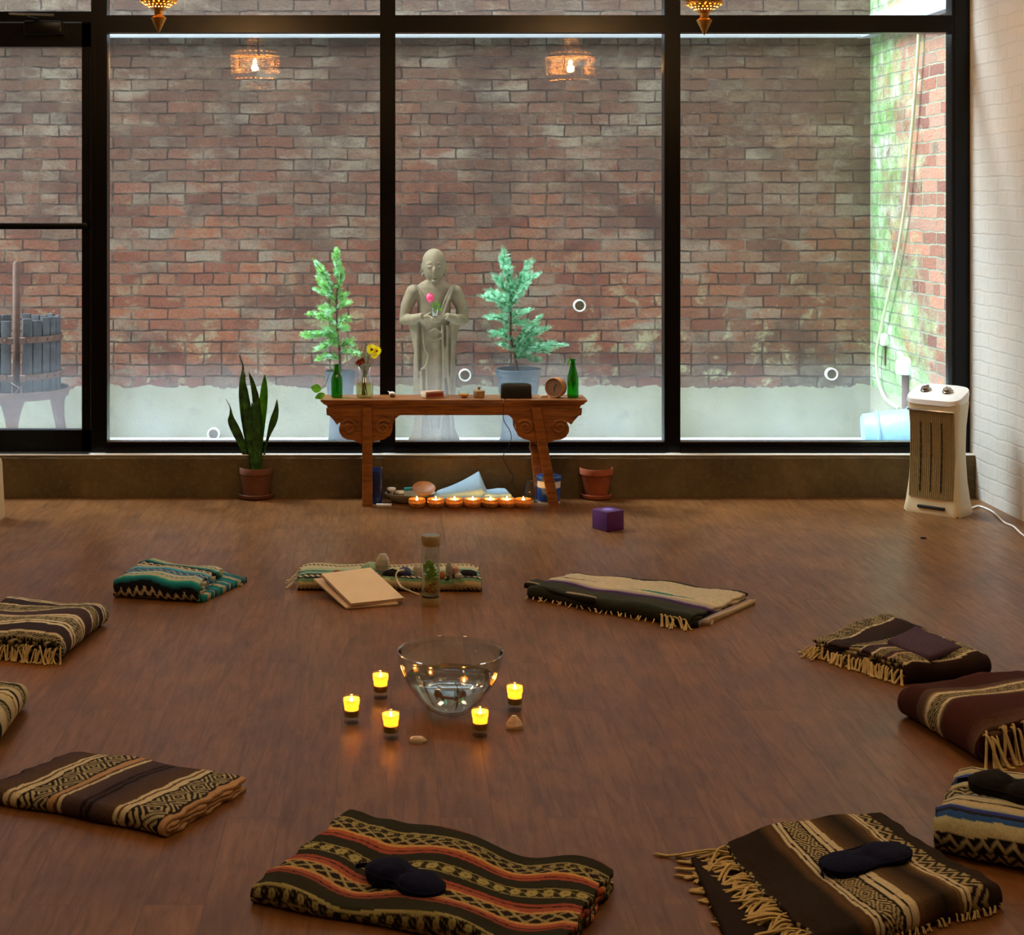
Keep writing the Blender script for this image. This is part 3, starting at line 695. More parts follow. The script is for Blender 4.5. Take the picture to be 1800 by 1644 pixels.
l1 = lantern(279, 58, LD); l1['label'] = 'pierced brass lantern hanging in front of the left window bay, near the door'
l2 = lantern(1238, 62, LD); l2['label'] = 'pierced brass lantern hanging in front of the right window bay'
# ================================================================ BENCH
YBF, YBB = 7.24, 7.44; kB = F/YBF
def bx(px): return (px-CX)/kB
def bz(py): return H-(py-CY)/kB
BT = bz(703.5)
bc = empty('altar_bench', (bx(798), (YBF+YBB)/2, 0), 0, 'low carved wooden altar bench standing in front of the window', 'bench')
def B(mb):
    for i, v in enumerate(mb.v): mb.v[i] = (v[0]-bx(798), v[1]-(YBF+YBB)/2, v[2])
    return mb
m = MB()
ex = [(-.0, 0), (.003, -.008), (.012, -.014), (.014, -.020), (.030, -.028), (.034, -.040)]   # moulded edge: inset, drop
R = [[Vector((x, y, BT+dz_)) for x, y in ((bx(563)+i, YBF+i*.6), (bx(1033)-i, YBF+i*.6), (bx(1033)-i, YBB-i*.6), (bx(563)+i, YBB-i*.6))] for i, dz_ in ex[::-1]]
m.loft(R, True, True); B(m).build('tabletop', M['bench'], bc, True, 25)
leftb = [(573, 719), (574, 731), (579, 732), (587, 741), (592, 748), (597, 744), (600, 743), (596, 752), (596, 761), (602, 770), (610, 774), (621, 775), (629, 779), (637, 783),
         (655, 783), (656, 777), (666, 776), (676, 773), (686, 767), (690, 757), (691, 746), (695, 737), (703, 731), (708, 731), (708, 719)]
m = MB(); yA, yB_ = YBF+.018, YBF+.038
def pol(pp, mir=False, cut=None): return [((bx(x) if not mir else bx(2*798.5-x)), bz(y)) for x, y in pp]
for mir in (False, True):
    L_ = pol(leftb, mir); m.prism(L_, (yA, yB_))
m.box(bx(707.5), bx(889.5), yA+.001, yB_-.001, bz(731), bz(718))
AP = B(m).build('apron', M['bench'], bc, True, 25)
m = MB()
for mir in (False, True): m.prism(pol(leftb, mir), (YBB-.038, YBB-.018))
m.box(bx(707.5), bx(889.5), YBB-.037, YBB-.019, bz(731), bz(718))
B(m).build('rear_apron', M['bench'], bc, True, 25)
for mir in (False, True):     # carved scrolls
    for cx_, cy_, s in ((613, 752, -1), (673, 752, 1)):
        m = MB()
        pts = []
        for q in range(40):
            a = q/39*4.4*math.pi*.62; rad = 14.5*(1-.78*q/39)
            x = cx_+s*rad*math.cos(a+.6); y = cy_-rad*.95*math.sin(a+.6)
            if mir: x = 2*798.5-x
            pts.append((bx(x), yA+.0005, bz(y)))
        m.tube(pts, [.0085*(1-.5*i/39) for i in range(40)], 8); B(m).build('scroll_carving', M['bench'], AP)
    m = MB(); pts = [(bx(x if not mir else 1597-x), yA, bz(y)) for x, y in ((577, 727), (590, 733), (600, 733), (634, 731))]; m.tube(bez(pts, 5), .003, 6); B(m).build('carved_bead', M['bench'], AP)
    m = MB(); pts = [(bx(x if not mir else 1597-x), yA, bz(y)) for x, y in ((660, 731), (680, 733), (688, 736), (700, 728))]; m.tube(bez(pts, 5), .003, 6); B(m).build('carved_bead', M['bench'], AP)
for (xt, xb, back) in ((645, 646, 0), (644, 646, 1), (942, 974, 0), (939, 957, 1)):
    m = MB(); yt, yb = ((YBF+.022, YBF+.008) if not back else (YBB-.03, YBB-.008)); hw = .0235; hd = .018
    R = []
    for u in np.linspace(0, 1, 5):
        x = bx(xb)*(1-u)+bx(xt)*u; y = yb*(1-u)+yt*u; z = (BT-.036)*u
        w = hw*(1.05-.1*u)
        R.append([Vector((x+a, y+b, z)) for a, b in rrect(-w, w, -hd, hd, .005, 2)])
    m.loft(R, True, True); B(m).build('leg', M['bench'], bc)
for a_, b_ in ((936, 950), (640, 652)): B(MB().box(bx(a_), bx(b_), YBF+.03, YBB-.03, bz(800), bz(792))).build('side_rail', M['bench'], bc)
# ---- things on the bench
def ontop(px, dy=0.0):
    d = 7.34+dy; return Vector(((px-CX)/F*d, d, BT+.0005))
kt = F/7.34
# green bottle with leaves (left)
p = ontop(592); r = empty('green_bottle', p, 0, 'green glass bottle with a leafy sprig, left end of the bench', 'bottle')
MB().lathe([(0, .002), (.022, 0), (.027, .004), (.0275, .012), (.0275, .085), (.024, .10), (.014, .122), (.0125, .15), (.0145, .152), (.0145, .158), (.011, .158)], 32).build('glass', M['greenglass'], r)
m = MB()
def leafm(mb, c, e, w, nrm=Vector((0, -1, 0)), bend=.0):
    c, e = Vector(c), Vector(e); d = e-c; q = d.cross(nrm).normalized(); R = []
    for i in range(9):
        u = i/8; ww = w*math.sin(math.pi*min(1, u*.97+.015))**.8*(1-.25*u); cc = c+d*u+nrm*(bend*math.sin(math.pi*u))
        R.append([cc+q*ww-nrm*.1*ww, cc+nrm*.12*ww, cc-q*ww-nrm*.1*ww])
    mb.loft(R, closed=False)
m.tube([(0, 0, .02), (.0, 0, .10), (-.004, 0, .16)], .0022, 5)
for a, b, w in (((-.002, -.004, .085), (-.006, -.01, .15), .014), ((0, 0, .10), (.016, -.01, .145), .010), ((0, 0, .11), (-.018, 0, .135), .009)): leafm(m, a, b, w)
m.tube([(-.012, -.0, .15), (-.03, 0, .13), (-.05, -.02, .07), (-.07, -.03, .05)], .0018, 5)
leafm(m, (-.072, -.03, .04), (-.122, -.035, .052), .024); leafm(m, (-.055, -.03, .02), (-.102, -.05, .002), .018)
m.build('sprig', M['leaf'], r, False)
# jar with wild flowers
p = ontop(641); r = empty('flower_jar', p, 0, 'clear glass jar of yellow and russet wildflowers on the bench', 'vase')
MB().lathe([(0, .004), (.036, 0), (.041, .004), (.0415, .06), (.039, .075), (.027, .098), (.024, .12), (.031, .143), (.033, .147)], 36).build('glass', M['vessel'], r)
MB().lathe([(0, .006), (.034, .003), (.0385, .008), (.0385, .06), (.037, .068), (0, .068)], 32).build('vase_water', thin_glass('stale_water', (.82, .78, .48), refl=1.0), r)
m = MB(); rng = random.Random(9)
tips = [(.02, .215), (.036, .21), (.05, .20), (-.01, .22), (-.03, .19), (.0, .24), (-.02, .23), (.012, .19), (.045, .17), (-.04, .16), (.028, .25), (-.008, .19)]
for x, z in tips:
    m.tube(bez([(rng.uniform(-.015, .015), rng.uniform(-.015, .015), .01), (rng.uniform(-.008, .008), 0, .1), (x*.6, rng.uniform(-.01, .01), .15), (x, rng.uniform(-.02, .01), z)], 4), .0016, 5)
m.build('stems', M['dry'], r)
m = MB()
for cx_, cz_, R_ in ((.034, .232, .030), (.058, .225, .024), (.046, .205, .020)):
    for q in range(26):
        a = q*2*math.pi/26; rr = R_*(1 if q % 2 else .85); y0 = -.03 if q % 2 else -.034
        leafm(m, (cx_+.005*math.cos(a), y0, cz_+.005*math.sin(a)), (cx_+rr*math.cos(a), y0+.004, cz_+rr*math.sin(a)), .0034)
yf = m.build('yellow_flower', M['yellow'], r, False)
m = MB(); m.ell((.034, -.036, .232), .0075, .005, .0075); m.ell((.058, -.036, .225), .006, .004, .006); m.build('flower_heart', M['ochre'], yf)
m = MB()
for cx_, cz_ in ((-.028, .168), (-.012, .176)):
    for q in range(22):
        a = q*2.4; e = Vector((math.cos(a)*.6, -.3-.3*math.sin(q), math.sin(a)*.6)).normalized()*.017
        leafm(m, (cx_, -.02, cz_), Vector((cx_, -.02, cz_))+e, .005)
m.build('russet_flower', M['rust'], r, False)
m = MB()
for q in range(46):
    x = rng.uniform(-.05, .035); z = rng.uniform(.15, .25)-abs(x)*.5; c = Vector((x, rng.uniform(-.02, .015), z))
    leafm(m, c, c+Vector((rng.uniform(-.014, .014), rng.uniform(-.01, .01), rng.uniform(.0, .022))), .0035)
m.build('filler_greenery', leaf_mat('dusty_green', [(.3, hexc('#6f7a3a')), (.7, hexc('#a7ac7c'))], .8, 60, .3), r, False)
# small shell
p = ontop(690); r = empty('seashell', p, 0, 'small white shell on a dark stand beside the flower jar', 'shell')
MB().lathe([(0, 0), (.012, 0), (.013, .008), (.008, .012)], 18, cap1=True).build('stand', M['iron'], r)
m = MB()
for q in range(7):
    a = math.radians(-60+20*q); m.ell((.010*math.sin(a)-.002, -.004, .018+.002*math.cos(a)), .006, .012, .008, 10, 6, Matrix.Rotation(-a*.6, 4, 'Y'))
m.tube([(-.006, 0, .02), (-.018, -.002, .026), (-.024, 0, .03)], [.005, .003, .0008], 8)
m.build('shell', M['white'], r)
# matchbox
p = ontop(760, -.01); r = empty('matchbox', p, math.radians(28), 'red and buff matchbox lying on the middle of the bench', 'matchbox')
MB().rbox(-.048, .048, -.026, .026, 0, .032, .0015).build('sleeve', M['boxpaper'], r)
MB().box(-.044, .044, -.0266, -.0258, .006, .024).build('striking_strip', M['red'], r)
MB().rbox(-.0495, .0495, -.0235, .0235, .003, .029, .001).build('tray', M['paper'], r)
# honey dish
p = ontop(815); r = empty('oil_dish', p, 0, 'tiny clear glass dish of amber liquid on the bench', 'dish')
MB().lathe([(0, .002), (.016, 0), (.024, .008), (.028, .03), (.027, .031)], 28).build('glass', M['vessel'], r)
MB().lathe([(0, .003), (.015, .002), (.022, .009), (.024, .016), (0, .0165)], 28).build('liquid', M['honey'], r)
# clay pot with lid
p = ontop(842); r = empty('lidded_clay_pot', p, 0, 'small brown clay pot with knobbed lid on the bench', 'pot')
MB().lathe([(0, 0), (.024, 0), (.027, .004), (.028, .024), (.0275, .027), (0, .027)], 28).build('body', M['clay'], r)
m = MB().lathe([(.0285, .027), (.027, .032), (.010, .036), (.005, .036), (.0045, .042), (.009, .047), (.006, .052), (0, .053)], 28); m.build('lid', M['clay'], r)
# speaker / clock radio
p = ontop(907, -.02); r = empty('black_speaker', p, 0, 'small black speaker with trailing cable on the bench', 'speaker')
hw = 27/kt
m = MB(); prof = [(-.024, 0), (-.026, .004), (-.020, .062), (-.014, .068), (.02, .068), (.026, .06), (.028, .004), (.024, 0)]
R = []
for i, x in enumerate(np.linspace(-1, 1, 9)):
    e = 1-.10*abs(x)**6; R.append([Vector((hw*x*(1-.03*abs(x)**4*(z/.068)), y*e, .002+z*e)) for y, z in prof])
m.loft(R, True, True); m.build('housing', M['blackplas'], r)
MB().rbox(-hw*.9, hw*.9, -.0262, -.022, .008, .058, .004, Matrix.Rotation(math.radians(-5), 4, 'X')).build('front_grille', M['rubber'], r)
pts = [PD(890, 700, 7.36), PD(886, 704, 7.225), PD(884, 727, 7.23), PD(886, 740, 7.3), PD(896, 757, 7.4), PD(899, 770, 7.43), PD(893, 786, 7.44), PD(884, 804, 7.44), PD(893, 822, 7.445), PD(902, 838, 7.445), PD(899, 850, 7.44)]
m = MB().tube([v-p for v in bez(pts, 6)], .0018, 5); m.build('cable', M['rubber'], r)
# wooden block, clock, right bottle
p = ontop(956); r = empty('wooden_block', p, .2, 'tiny flat wooden block left of the round clock', 'block')
MB().rbox(-.017, .017, -.012, .012, 0, .011, .002).build('block', M['paper2'], r)
p = ontop(977); r = empty('desk_clock', p, math.radians(-32), 'round beech desk clock beside the green bottle', 'clock')
Rk = 17.5/kt; Mx = Matrix.Translation((0, 0, Rk)) @ Matrix.Rotation(math.pi/2, 4, 'X')
MB().lathe([(0, -.026), (Rk*.96, -.026), (Rk, -.022), (Rk, .020), (Rk*.97, .024), (Rk*.9, .024), (Rk*.87, .016)], 44, M=Mx).build('case', M['clockwood'], r)
MB().lathe([(0, .0165), (Rk*.88, .0165)], 40, M=Mx).build('dial', M['dial'], r)
m = MB()
for a, L_ in ((55, .022), (-80, .016)):
    a = math.radians(a); m.tube([(0, -.019, Rk), (L_*math.cos(a), -.019, Rk+L_*math.sin(a))], .0014, 5)
for q in range(12):
    a = q*math.pi/6; c, s = math.cos(a), math.sin(a); m.tube([(Rk*.72*c, -.0172, Rk+Rk*.72*s), (Rk*.8*c, -.0172, Rk+Rk*.8*s)], .0008, 4)
m.build('hands', M['rubber'], r)
p = ontop(1007); r = empty('green_bottle', p, 0, 'green glass bottle with a dark stem, right end of the bench', 'bottle')
MB().lathe([(0, .002), (.022, 0), (.027, .004), (.0275, .012), (.0275, .085), (.026, .10), (.013, .15), (.012, .172), (.0145, .174), (.0145, .182), (.011, .182)], 32).build('glass', M['greenglass'], r)
m = MB().tube(bez([(.004, 0, .03), (-.003, 0, .08), (.004, 0, .12), (-.004, 0, .175), (-.016, 0, .195)], 5), .002, 5)
leafm(m, (.002, 0, .05), (.0, -.004, .085), .007); leafm(m, (-.012, 0, .19), (-.028, -.004, .15), .006); m.build('stem', M['leaf'], r, False)
m = MB(); m.tube([(-.02, .0, .18), (-.028, .0, .15), (-.032, .002, .10), (-.034, .004, .02)], .0012, 4)
# ---- things under the bench
p = P(661, 874); r = empty('blue_bag', (p.x, 7.33, 0), 0, 'dark blue packet in clear bag behind the left bench leg', 'bag')
m = MB(); R = []
for z, w, d in ((0, .026, .03), (.02, .031, .034), (.12, .032, .034), (.155, .030, .03), (.17, .028, .012)): R.append([Vector((x*(1+.04*math.sin(z*90+q)), y, z)) for q, (x, y) in enumerate(rrect(-w, w, -d, d, d*.5, 4))])
m.loft(R, True, True); m.build('packet', simple('dark_blue_foil', '#152a66', .3, .5, 14, .3), r)
m = MB().loft([[Vector((x, y, z)) for x, y in rrect(-w, w, -.012, .012, .005, 3)] for z, w in ((.168, .03), (.19, .031), (.215, .028))]); m.build('clear_top', M['vessel'], r)
# serving tray with jars, wooden bowl
p = P(718, 885); tr = Vector((PD(722, 0, 7.345).x, 7.345, 0))
r = empty('oval_tray', tr, 0, 'grey-brown oval tray on the floor under the bench', 'tray')
MB().lathe([(0, .004), (.6, .002), (.72, .006), (1.0, .040), (1.02, .044), (.99, .046), (.68, .012), (0, .010)], 48, sx=.125, sy=.072).build('body', M['ceramic'], r)
def cup(name, label, cat, x, y, z, rad, h, body, lidm, grp=None):
    q = empty(name, (x, y, z), 0, label, cat, grp)
    MB().lathe([(0, 0), (rad*.94, 0), (rad, .003), (rad, h*.82), (rad*.95, h*.85)], 24, cap1=True).build('body', M[body], q)
    MB().lathe([(rad*1.04, h*.82), (rad*1.06, h*.98), (rad*.9, h), (0, h)], 24).build('lid', M[lidm], q); return q
cup('spice_tin', 'taller silver tin with white lid on the oval tray', 'tin', PD(688, 0, 7.34).x, 7.34, .014, .020, .056, 'steel', 'white', 'tins on the oval tray')
cup('spice_tin', 'shorter silver tin with white lid on the oval tray', 'tin', PD(703, 0, 7.32).x, 7.32, .014, .019, .044, 'steel', 'white', 'tins on the oval tray')
q = empty('teal_tube', (PD(722, 0, 7.36).x, 7.36, .060), math.radians(8), 'teal and white tube lying across the oval tray', 'tube')
MB().tube([(-.032, 0, 0), (.03, 0, .003)], .0085, 14).build('tube', M['teal'], q); MB().tube([(.03, 0, .003), (.075, 0, .006)], .0085, 14).build('cap', M['white'], q)
q = empty('clear_sachet', (PD(714, 0, 7.305).x, 7.305, .015), .3, 'small pale-blue glass beaker in front of the teal tube', 'beaker')
MB().lathe([(0, 0), (.013, 0), (.014, .03), (.013, .031)], 18).build('beaker', M['vessel'], q)
q = empty('wooden_bowl', (PD(745, 0, 7.33).x, 7.33, .056), 0, 'shallow turned wooden bowl tilted on the oval tray', 'bowl')
Mt = Matrix.Rotation(math.radians(24), 4, 'X')
MB().lathe([(0, -.008), (.02, -.008), (.045, .004), (.056, .018), (.054, .020), (.04, .008), (0, .002)], 40, M=Mt).build('bowl', M['wood'], q)
# folded pale cloths
def soft_slab(mb, pts, z0, z1, seed=0, amp=.004, n=14):
    """pts: four floor corners; a slightly rumpled cloth slab"""
    a, b, c, d = [Vector(p) for p in pts]; rg = random.Random(seed); ph = [rg.uniform(0, 6) for _ in range(4)]
    top = []; bot = []
    for i in range(n+1):
        for j in range(n+1):
            u, v = i/n, j/n; q = (a*(1-u)+b*u)*(1-v)+(d*(1-u)+c*u)*v
            e = min(u, v, 1-u, 1-v); zz_ = (z1(u, v) if callable(z1) else z1)+amp*math.sin(u*7+ph[0]+2*v)+amp*math.sin(v*6+ph[1]-3*u)
            zz_ = z0+(zz_-z0)*min(1, .75+e*4); top.append(Vector((q.x, q.y, zz_))); bot.append(Vector((q.x, q.y, z0)))
    N1 = n+1; b0 = len(mb.v); mb.v.extend([tuple(p) for p in top+bot]); K = N1*N1; fs = []
    for i in range(n):
        for j in range(n):
            k = i*N1+j; fs += [(b0+k, b0+k+N1, b0+k+N1+1, b0+k+1), (b0+K+k, b0+K+k+1, b0+K+k+N1+1, b0+K+k+N1)]
    for i in range(n):
        for k, l_ in ((i*N1, (i+1)*N1), ((i+1)*N1+n, i*N1+n), ((i+1), i), (n*N1+i, n*N1+i+1)): fs.append((b0+k, b0+l_, b0+K+l_, b0+K+k)[::-1])
    mb.f.extend(fs); mb.m.extend([mb.mi]*len(fs)); return mb
X_ = lambda px: PD(px, 0, 7.33).x
q = empty('folded_cloth', (X_(835), 7.33, 0), 0, 'pale blue cloth folded to a peak, under the bench', 'cloth')
O = Vector((X_(835), 7.33, 0))
m = MB(); soft_slab(m, [Vector((X_(762), 7.28, 0))-O, Vector((X_(862), 7.28, 0))-O, Vector((X_(858), 7.42, 0))-O, Vector((X_(770), 7.42, 0))-O], .032, lambda u, v: .045+.095*max(0, min(u/.84, (1-u)/.16 if u > .84 else 9))**1.2*(.3+.7*v), 2, .0015, 30)
m.build('peaked_fold', M['bluecloth'], q, True, 80)
m = MB(); soft_slab(m, [Vector((X_(758), 7.25, 0))-O, Vector((X_(902), 7.25, 0))-O, Vector((X_(895), 7.42, 0))-O, Vector((X_(765), 7.42, 0))-O], .024, .040, 5, .001)
soft_slab(m, [Vector((X_(850), 7.27, 0))-O, Vector((X_(897), 7.27, 0))-O, Vector((X_(892), 7.41, 0))-O, Vector((X_(850), 7.41, 0))-O], .034, .055, 8, .002)
m.build('folded_layers', M['bluecloth'], q, True, 80)
m = MB(); soft_slab(m, [(X_(756), 7.255, 0), (X_(903), 7.255, 0), (X_(898), 7.42, 0), (X_(765), 7.42, 0)], 0, .024, 3, .001)
m.v = [(v[0]-O.x, v[1]-7.33, v[2]) for v in m.v]
q2 = empty('tan_board', O, 0, 'tan cloth pad under the pale blue cloth', 'pad'); m.build('pad', M['paper2'], q2, True, 80)
# jars behind the right leg
p = empty('glass_jar', (X_(934), 7.35, 0), 0, 'empty clear glass jar between cloths and blue-lidded tub', 'jar')
MB().lathe([(0, .003), (.028, 0), (.032, .005), (.032, .08), (.026, .09), (.026, .098)], 30).build('glass', M['vessel'], p)
p = empty('lidded_tub', (X_(965), 7.33, 0), 0, 'white tub with blue lid and blue label behind the right bench leg', 'tub')
MB().lathe([(0, 0), (.050, 0), (.053, .01), (.056, .115)], 36, cap1=True).build('body', M['white'], p)
MB().lathe([(.0535, .012), (.0552, .09)], 36).build('label', M['blue'], p)
MB().lathe([(.060, .110), (.061, .126), (.055, .132), (0, .134)], 36).build('lid', M['blue'], p)
# two pieces of white paper on the floor
p = P(675, 889); q = empty('paper_slip', p, 0, 'small white card lying on the floor by the left bench leg', 'card')
MB().rbox(-.036, .036, -.012, .012, 0, .008, .001).build('card', M['white'], q)
# tealights in a row
lights_fl = []
def tealight(px, py, label, r_=.0):
    p = P(px, py); q = empty('tealight', p, 0, label, 'candle', 'row of tealights in front of the bench')
    R_ = 15/(F/p.y)
    MB().lathe([(0, 0), (R_*.70, 0), (R_*.92, .008), (R_, .024), (R_, .038), (R_*.94, .041), (R_*.86, .030)], 24, ).build('wooden_holder', M['woodcup'], q)
    MB().lathe([(R_*.88, .027), (R_*.6, .0255), (0, .025)], 20).build('wax', M['wax'], q); wx_ = [c for c in q.children if c.name.startswith('wax')][0]
    MB().lathe([(.0008, .025), (.0045, .030), (.0055, .035), (.003, .044), (.0003, .052)], 10).build('flame', M['flame'], wx_)
M['woodcup'] = leaf_mat('orange_candle_cup', [(.3, hexc('#b07840')), (.7, hexc('#d8a868'))], .6, 40, .5)
for px, w_ in ((733, 'at the left end of the row, below the wooden bowl'), (766, 'second from the left in the row'), (799, 'third from the left in the row'), (831, 'in the middle of the row'), (862, 'third from the right in the row'), (891, 'second from the right in the row'), (920, 'at the right end of the row, by the bench leg')):
    tealight(px, 892, 'lit tealight '+w_)
# purple tissue-like box
pA, pB, pC = P(1037, 930), P(1066, 935.5), P(1103, 933.5)
c = (pA+pC)/2; rz = math.atan2(pC.y-pB.y, pC.x-pB.x)
q = empty('purple_box', (c.x, c.y+.02, 0), 0, 'purple square card box on the floor right of the bench', 'box')
S = .098; Mz = Matrix.Rotation(math.radians(33), 4, 'Z')
MB().rbox(-S/2, S/2, -S/2, S/2, 0, .086, .002, Mz).build('box', M['purple'], q)
MB().lathe([(0, .0864), (.016, .0866), (.022, .0864)], 7, M=Mz, sx=1.2, sy=1).build('printed_emblem', M['lilac'], q)
# ---- terracotta pots
def tpot(name, label, px, py, rt, rb, h, mat, rim=True):
    p = P(px, py); q = empty(name, (p.x, p.y, 0), 0, label, 'potted plant' if name == 'potted_snake_plant' else 'plant pot')
    MB().lathe([(0, .004), (rb*1.05, 0), (rb*1.32, .006), (rb*1.42, .022), (rb*1.36, .024), (rb*1.25, .010), (0, .008)], 36).build('saucer', M[mat], q)
    rm = rt*.96
    pr = [(0, .011), (rb, .011), (rb+(rt-rb)*.75*1.0, h*.76), (rb+(rt-rb)*.8, h*.775), (rt, h*.80) if rim else (rt*.97, h*.9), (rt, h-.004), (rt*.97, h), (rt*.9, h-.004), (rt*.86, h*.8), (rb*.8, .03)]
    MB().lathe(pr, 40).build('pot', M[mat], q); return q
q = tpot('terracotta_pot', 'empty terracotta pot on a saucer right of the bench', 1048, 876, .081, .052, .150, 'terra')
MB().lathe([(0, .10), (.06, .10), (.064, .104)], 24).build('soil', M['terradark'], q)
m = MB()
for a in range(5): m.tube(bez([(.01*a-.02, 0, .10), (.012*a-.03, .005, .125), (.02*a-.04, 0, .135+.004*(a % 2))], 4), .0015, 4)
m.build('dead_twigs', M['dry'], q)
q = tpot('potted_snake_plant', 'snake plant with upright dark leaves in brown pot by the window', 450, 875, .080, .062, .150, 'terradark')
MB().lathe([(0, .125), (.068, .125)], 24).build('soil', M['soil'], q)
dS = q.location.y; kS = F/dS
def snake(mb, pts, wmax, tipl=.0):
    """pts px,py,width_px (half) from root to tip"""
    R = []
    pp = bez([(x, y, w) for x, y, w in pts], 6)
    for i, v in enumerate(pp):
        x = (v.x-450)/kS; z = H-(v.y-CY)/kS; w = max(v.z, .25)/kS
        dy = .02*math.sin(i*.15+wmax)
        dx = (pp[min(i+1, len(pp)-1)].x-pp[max(i-1, 0)].x); dyy = (pp[min(i+1, len(pp)-1)].y-pp[max(i-1, 0)].y)
        L = math.hypot(dx, dyy) or 1; nx, nz = -dyy/L, -(-dx)/L*-1
        nx, nz = dyy/L, dx/L
        a = Vector((x-nx*w*-1*-1, dy-.25*w, z-nz*w)); b_ = Vector((x+nx*w, dy-.25*w, z+nz*w)); c_ = Vector((x, dy+.35*w, z)); t_ = .0016
        R.append([a, Vector((x, dy+.35*w-t_, z)), b_, Vector((x, dy+.35*w+t_, z))])
    mb.loft(R, True, True)
LV = [('snake', [(438, 828, 4), (428, 790, 6), (416, 760, 8), (408, 740, 7), (407, 728, 3.2), (405, 715, 1), (397, 702, .5)], 1),
      ('snake', [(443, 828, 4), (438, 780, 7), (432, 730, 8.5), (427, 690, 6.5), (426, 666, 3.5), (427, 645, 1.6), (421, 626, .6)], 2),
      ('snake', [(446, 828, 4.5), (441, 775, 7), (437, 730, 7.5), (432, 690, 5), (429, 672, 3), (430, 655, .5)], 3),
      ('snake', [(452, 828, 5), (453, 770, 7), (451, 720, 6), (447, 690, 5), (442, 670, 3.5), (437, 656, .6)], 4),
      ('snake', [(449, 828, 5), (446, 790, 7), (444, 750, 6), (443, 725, 3), (442, 708, .5)], 5),
      ('snake2', [(455, 828, 4), (457, 770, 6), (461, 720, 8), (464, 690, 6.5), (465, 672, 4), (466, 658, .5)], 6),
      ('snake', [(456, 828, 4), (455, 780, 6.5), (453, 735, 7), (450, 700, 6), (447, 680, 4), (446, 668, 1)], 7),
      ('snake', [(461, 828, 1.5), (466, 790, 1.8), (472, 766, 3), (481, 740, 6.5), (486, 720, 4.5), (487, 702, .5)], 8)]
for mt, pts, s_ in LV:
    m = MB(); snake(m, pts, s_); m.build('leaf', M[mt], q, True, 60)
# ---- heaters
def heater(loc, rz, label):
    r = empty('space_heater', loc, rz, label, 'heater', 'tower heaters')
    secs = [(0, .135, .082), (.012, .137, .084), (.05, .130, .078), (.15, .119, .068), (.28, .114, .060), (.40, .117, .062), (.485, .124, .070), (.51, .126, .073)]
    R = [[Vector((x, y, z)) for x, y in rrect(-w, w, -d, d, .028, 5)] for z, w, d in secs]
    MB().loft(R, True, True).build('body', M['cream'], r)
    secs = [(.508, .128, .075), (.53, .131, .079), (.545, .128, .078), (.556, .10, .06), (.560, .0015, .001)]
    R = []
    for z, w, d in secs:
        R.append([Vector((x, y, z+.028*(y/.08)*(1 if z > .51 else .3)-.012*math.cos(min(abs(x)/.13, 1)*math.pi/2)*(y < 0)*(z < .54))) for x, y in rrect(-w, w, -d, d, min(.05, w*.6, d*.6), 6)])
    MB().loft(R, True, True).build('control_top', M['white'], r)
    for s in (-1, 1):
        k_ = MB().lathe([(.026, .0), (.024, .006), (.020, .007), (.019, .016), (.016, .019), (0, .019)], 28, c=(0, 0, 0), M=Matrix.Translation((s*.052, -.012, .553)) @ Matrix.Rotation(math.radians(17), 4, 'X')); k_.rbox(-.003, .003, -.018, .018, .015, .024, .002, Matrix.Translation((s*.052, -.012, .553)) @ Matrix.Rotation(math.radians(17), 4, 'X') @ Matrix.Rotation(s*.6, 4, 'Z'))
        k_.build('dial_knob', M['steel'], r)
    # grille, slightly bowed, in a recess frame
    m = MB(); R = []
    def fw(z): return np.interp(z, [0, .012, .05, .15, .28, .40, .485, .51], [.082, .084, .078, .068, .060, .062, .070, .073])
    for z in np.linspace(.075, .465, 20):
        R.append([Vector((x, -fw(z)-.004-.006*math.cos(x/.105*math.pi/2), z)) for x in np.linspace(-.105, .105, 13)]+[Vector((.105, -fw(z)+.02, z)), Vector((-.105, -fw(z)+.02, z))])
    m.loft(R, True, True); gr = m.build('grille', M['grille'], r)
    m = MB()
    for q_ in range(22):
        x = -.1+.2*q_/21; m.tube([(x, -fw(z)-.005-.006*math.cos(x/.105*math.pi/2), z) for z in np.linspace(.08, .46, 10)], .0016, 4)
    m.build('grille_wires', M['metal'], gr)
    MB().tube([(x, -fw(.47)-.010-.006*math.cos(x/.105*math.pi/2), .47) for x in np.linspace(-.112, .112, 12)], .0055, 8).build('guard_bar', M['steel'], r)
    for x in (-.05, 0.0, .05):
        m = MB()
        for z in np.linspace(.12, .40, 9): m.box(x-.0022, x+.0022, -fw(z)-.014, -fw(z)-.009, z-.016, z+.016)
        m.build('heating_slot', M['rubber'], gr)
    MB().rbox(-.06, .07, -.092, -.07, .026, .040, .004).build('foot_vent', M['rubber'], r)
    MB().rbox(-.128, .128, -.078, .078, -.0, .006, .002).build('base_plate', M['rubber'], r)
    return r
h1 = heater((2.553, 7.115, 0), math.radians(-44), 'cream tower heater with round dials standing by the white brick wall')
h1.scale = (1, 1, 1.015)
m = MB().tube(bez([P(1708, 893, .01), P(1722, 890, .006), P(1745, 900, .006), P(1765, 918, .006), P(1782, 926, .006), P(1800, 942, .006), P(1850, 975, .006)], 8), .004, 6)
tag(m.build('heater_cord', M['white']), 'white power cord running from the heater along the white wall', 'cord')
p = P(-37, 917); q = empty('cream_stand', (p.x, p.y, 0), 0, 'sloping cream edge of a low stand cut off by the left border', 'stand')
MB().prism([(-.20, .0), (.090, .0), (.092, .012), (.080, .25), (.074, .268), (-.20, .272)], (-.012, .10)).build('body', M['cream'], q, True, 30)
MB().box(-.19, .086, -.016, -.012, .03, .036).build('foot_groove', M['rubber'], q)
p = P(1622, 947); m = MB().ell((0, 0, .004), .012, .008, .004, 8, 5); m.ell((.012, .003, .003), .006, .006, .003, 6, 4)
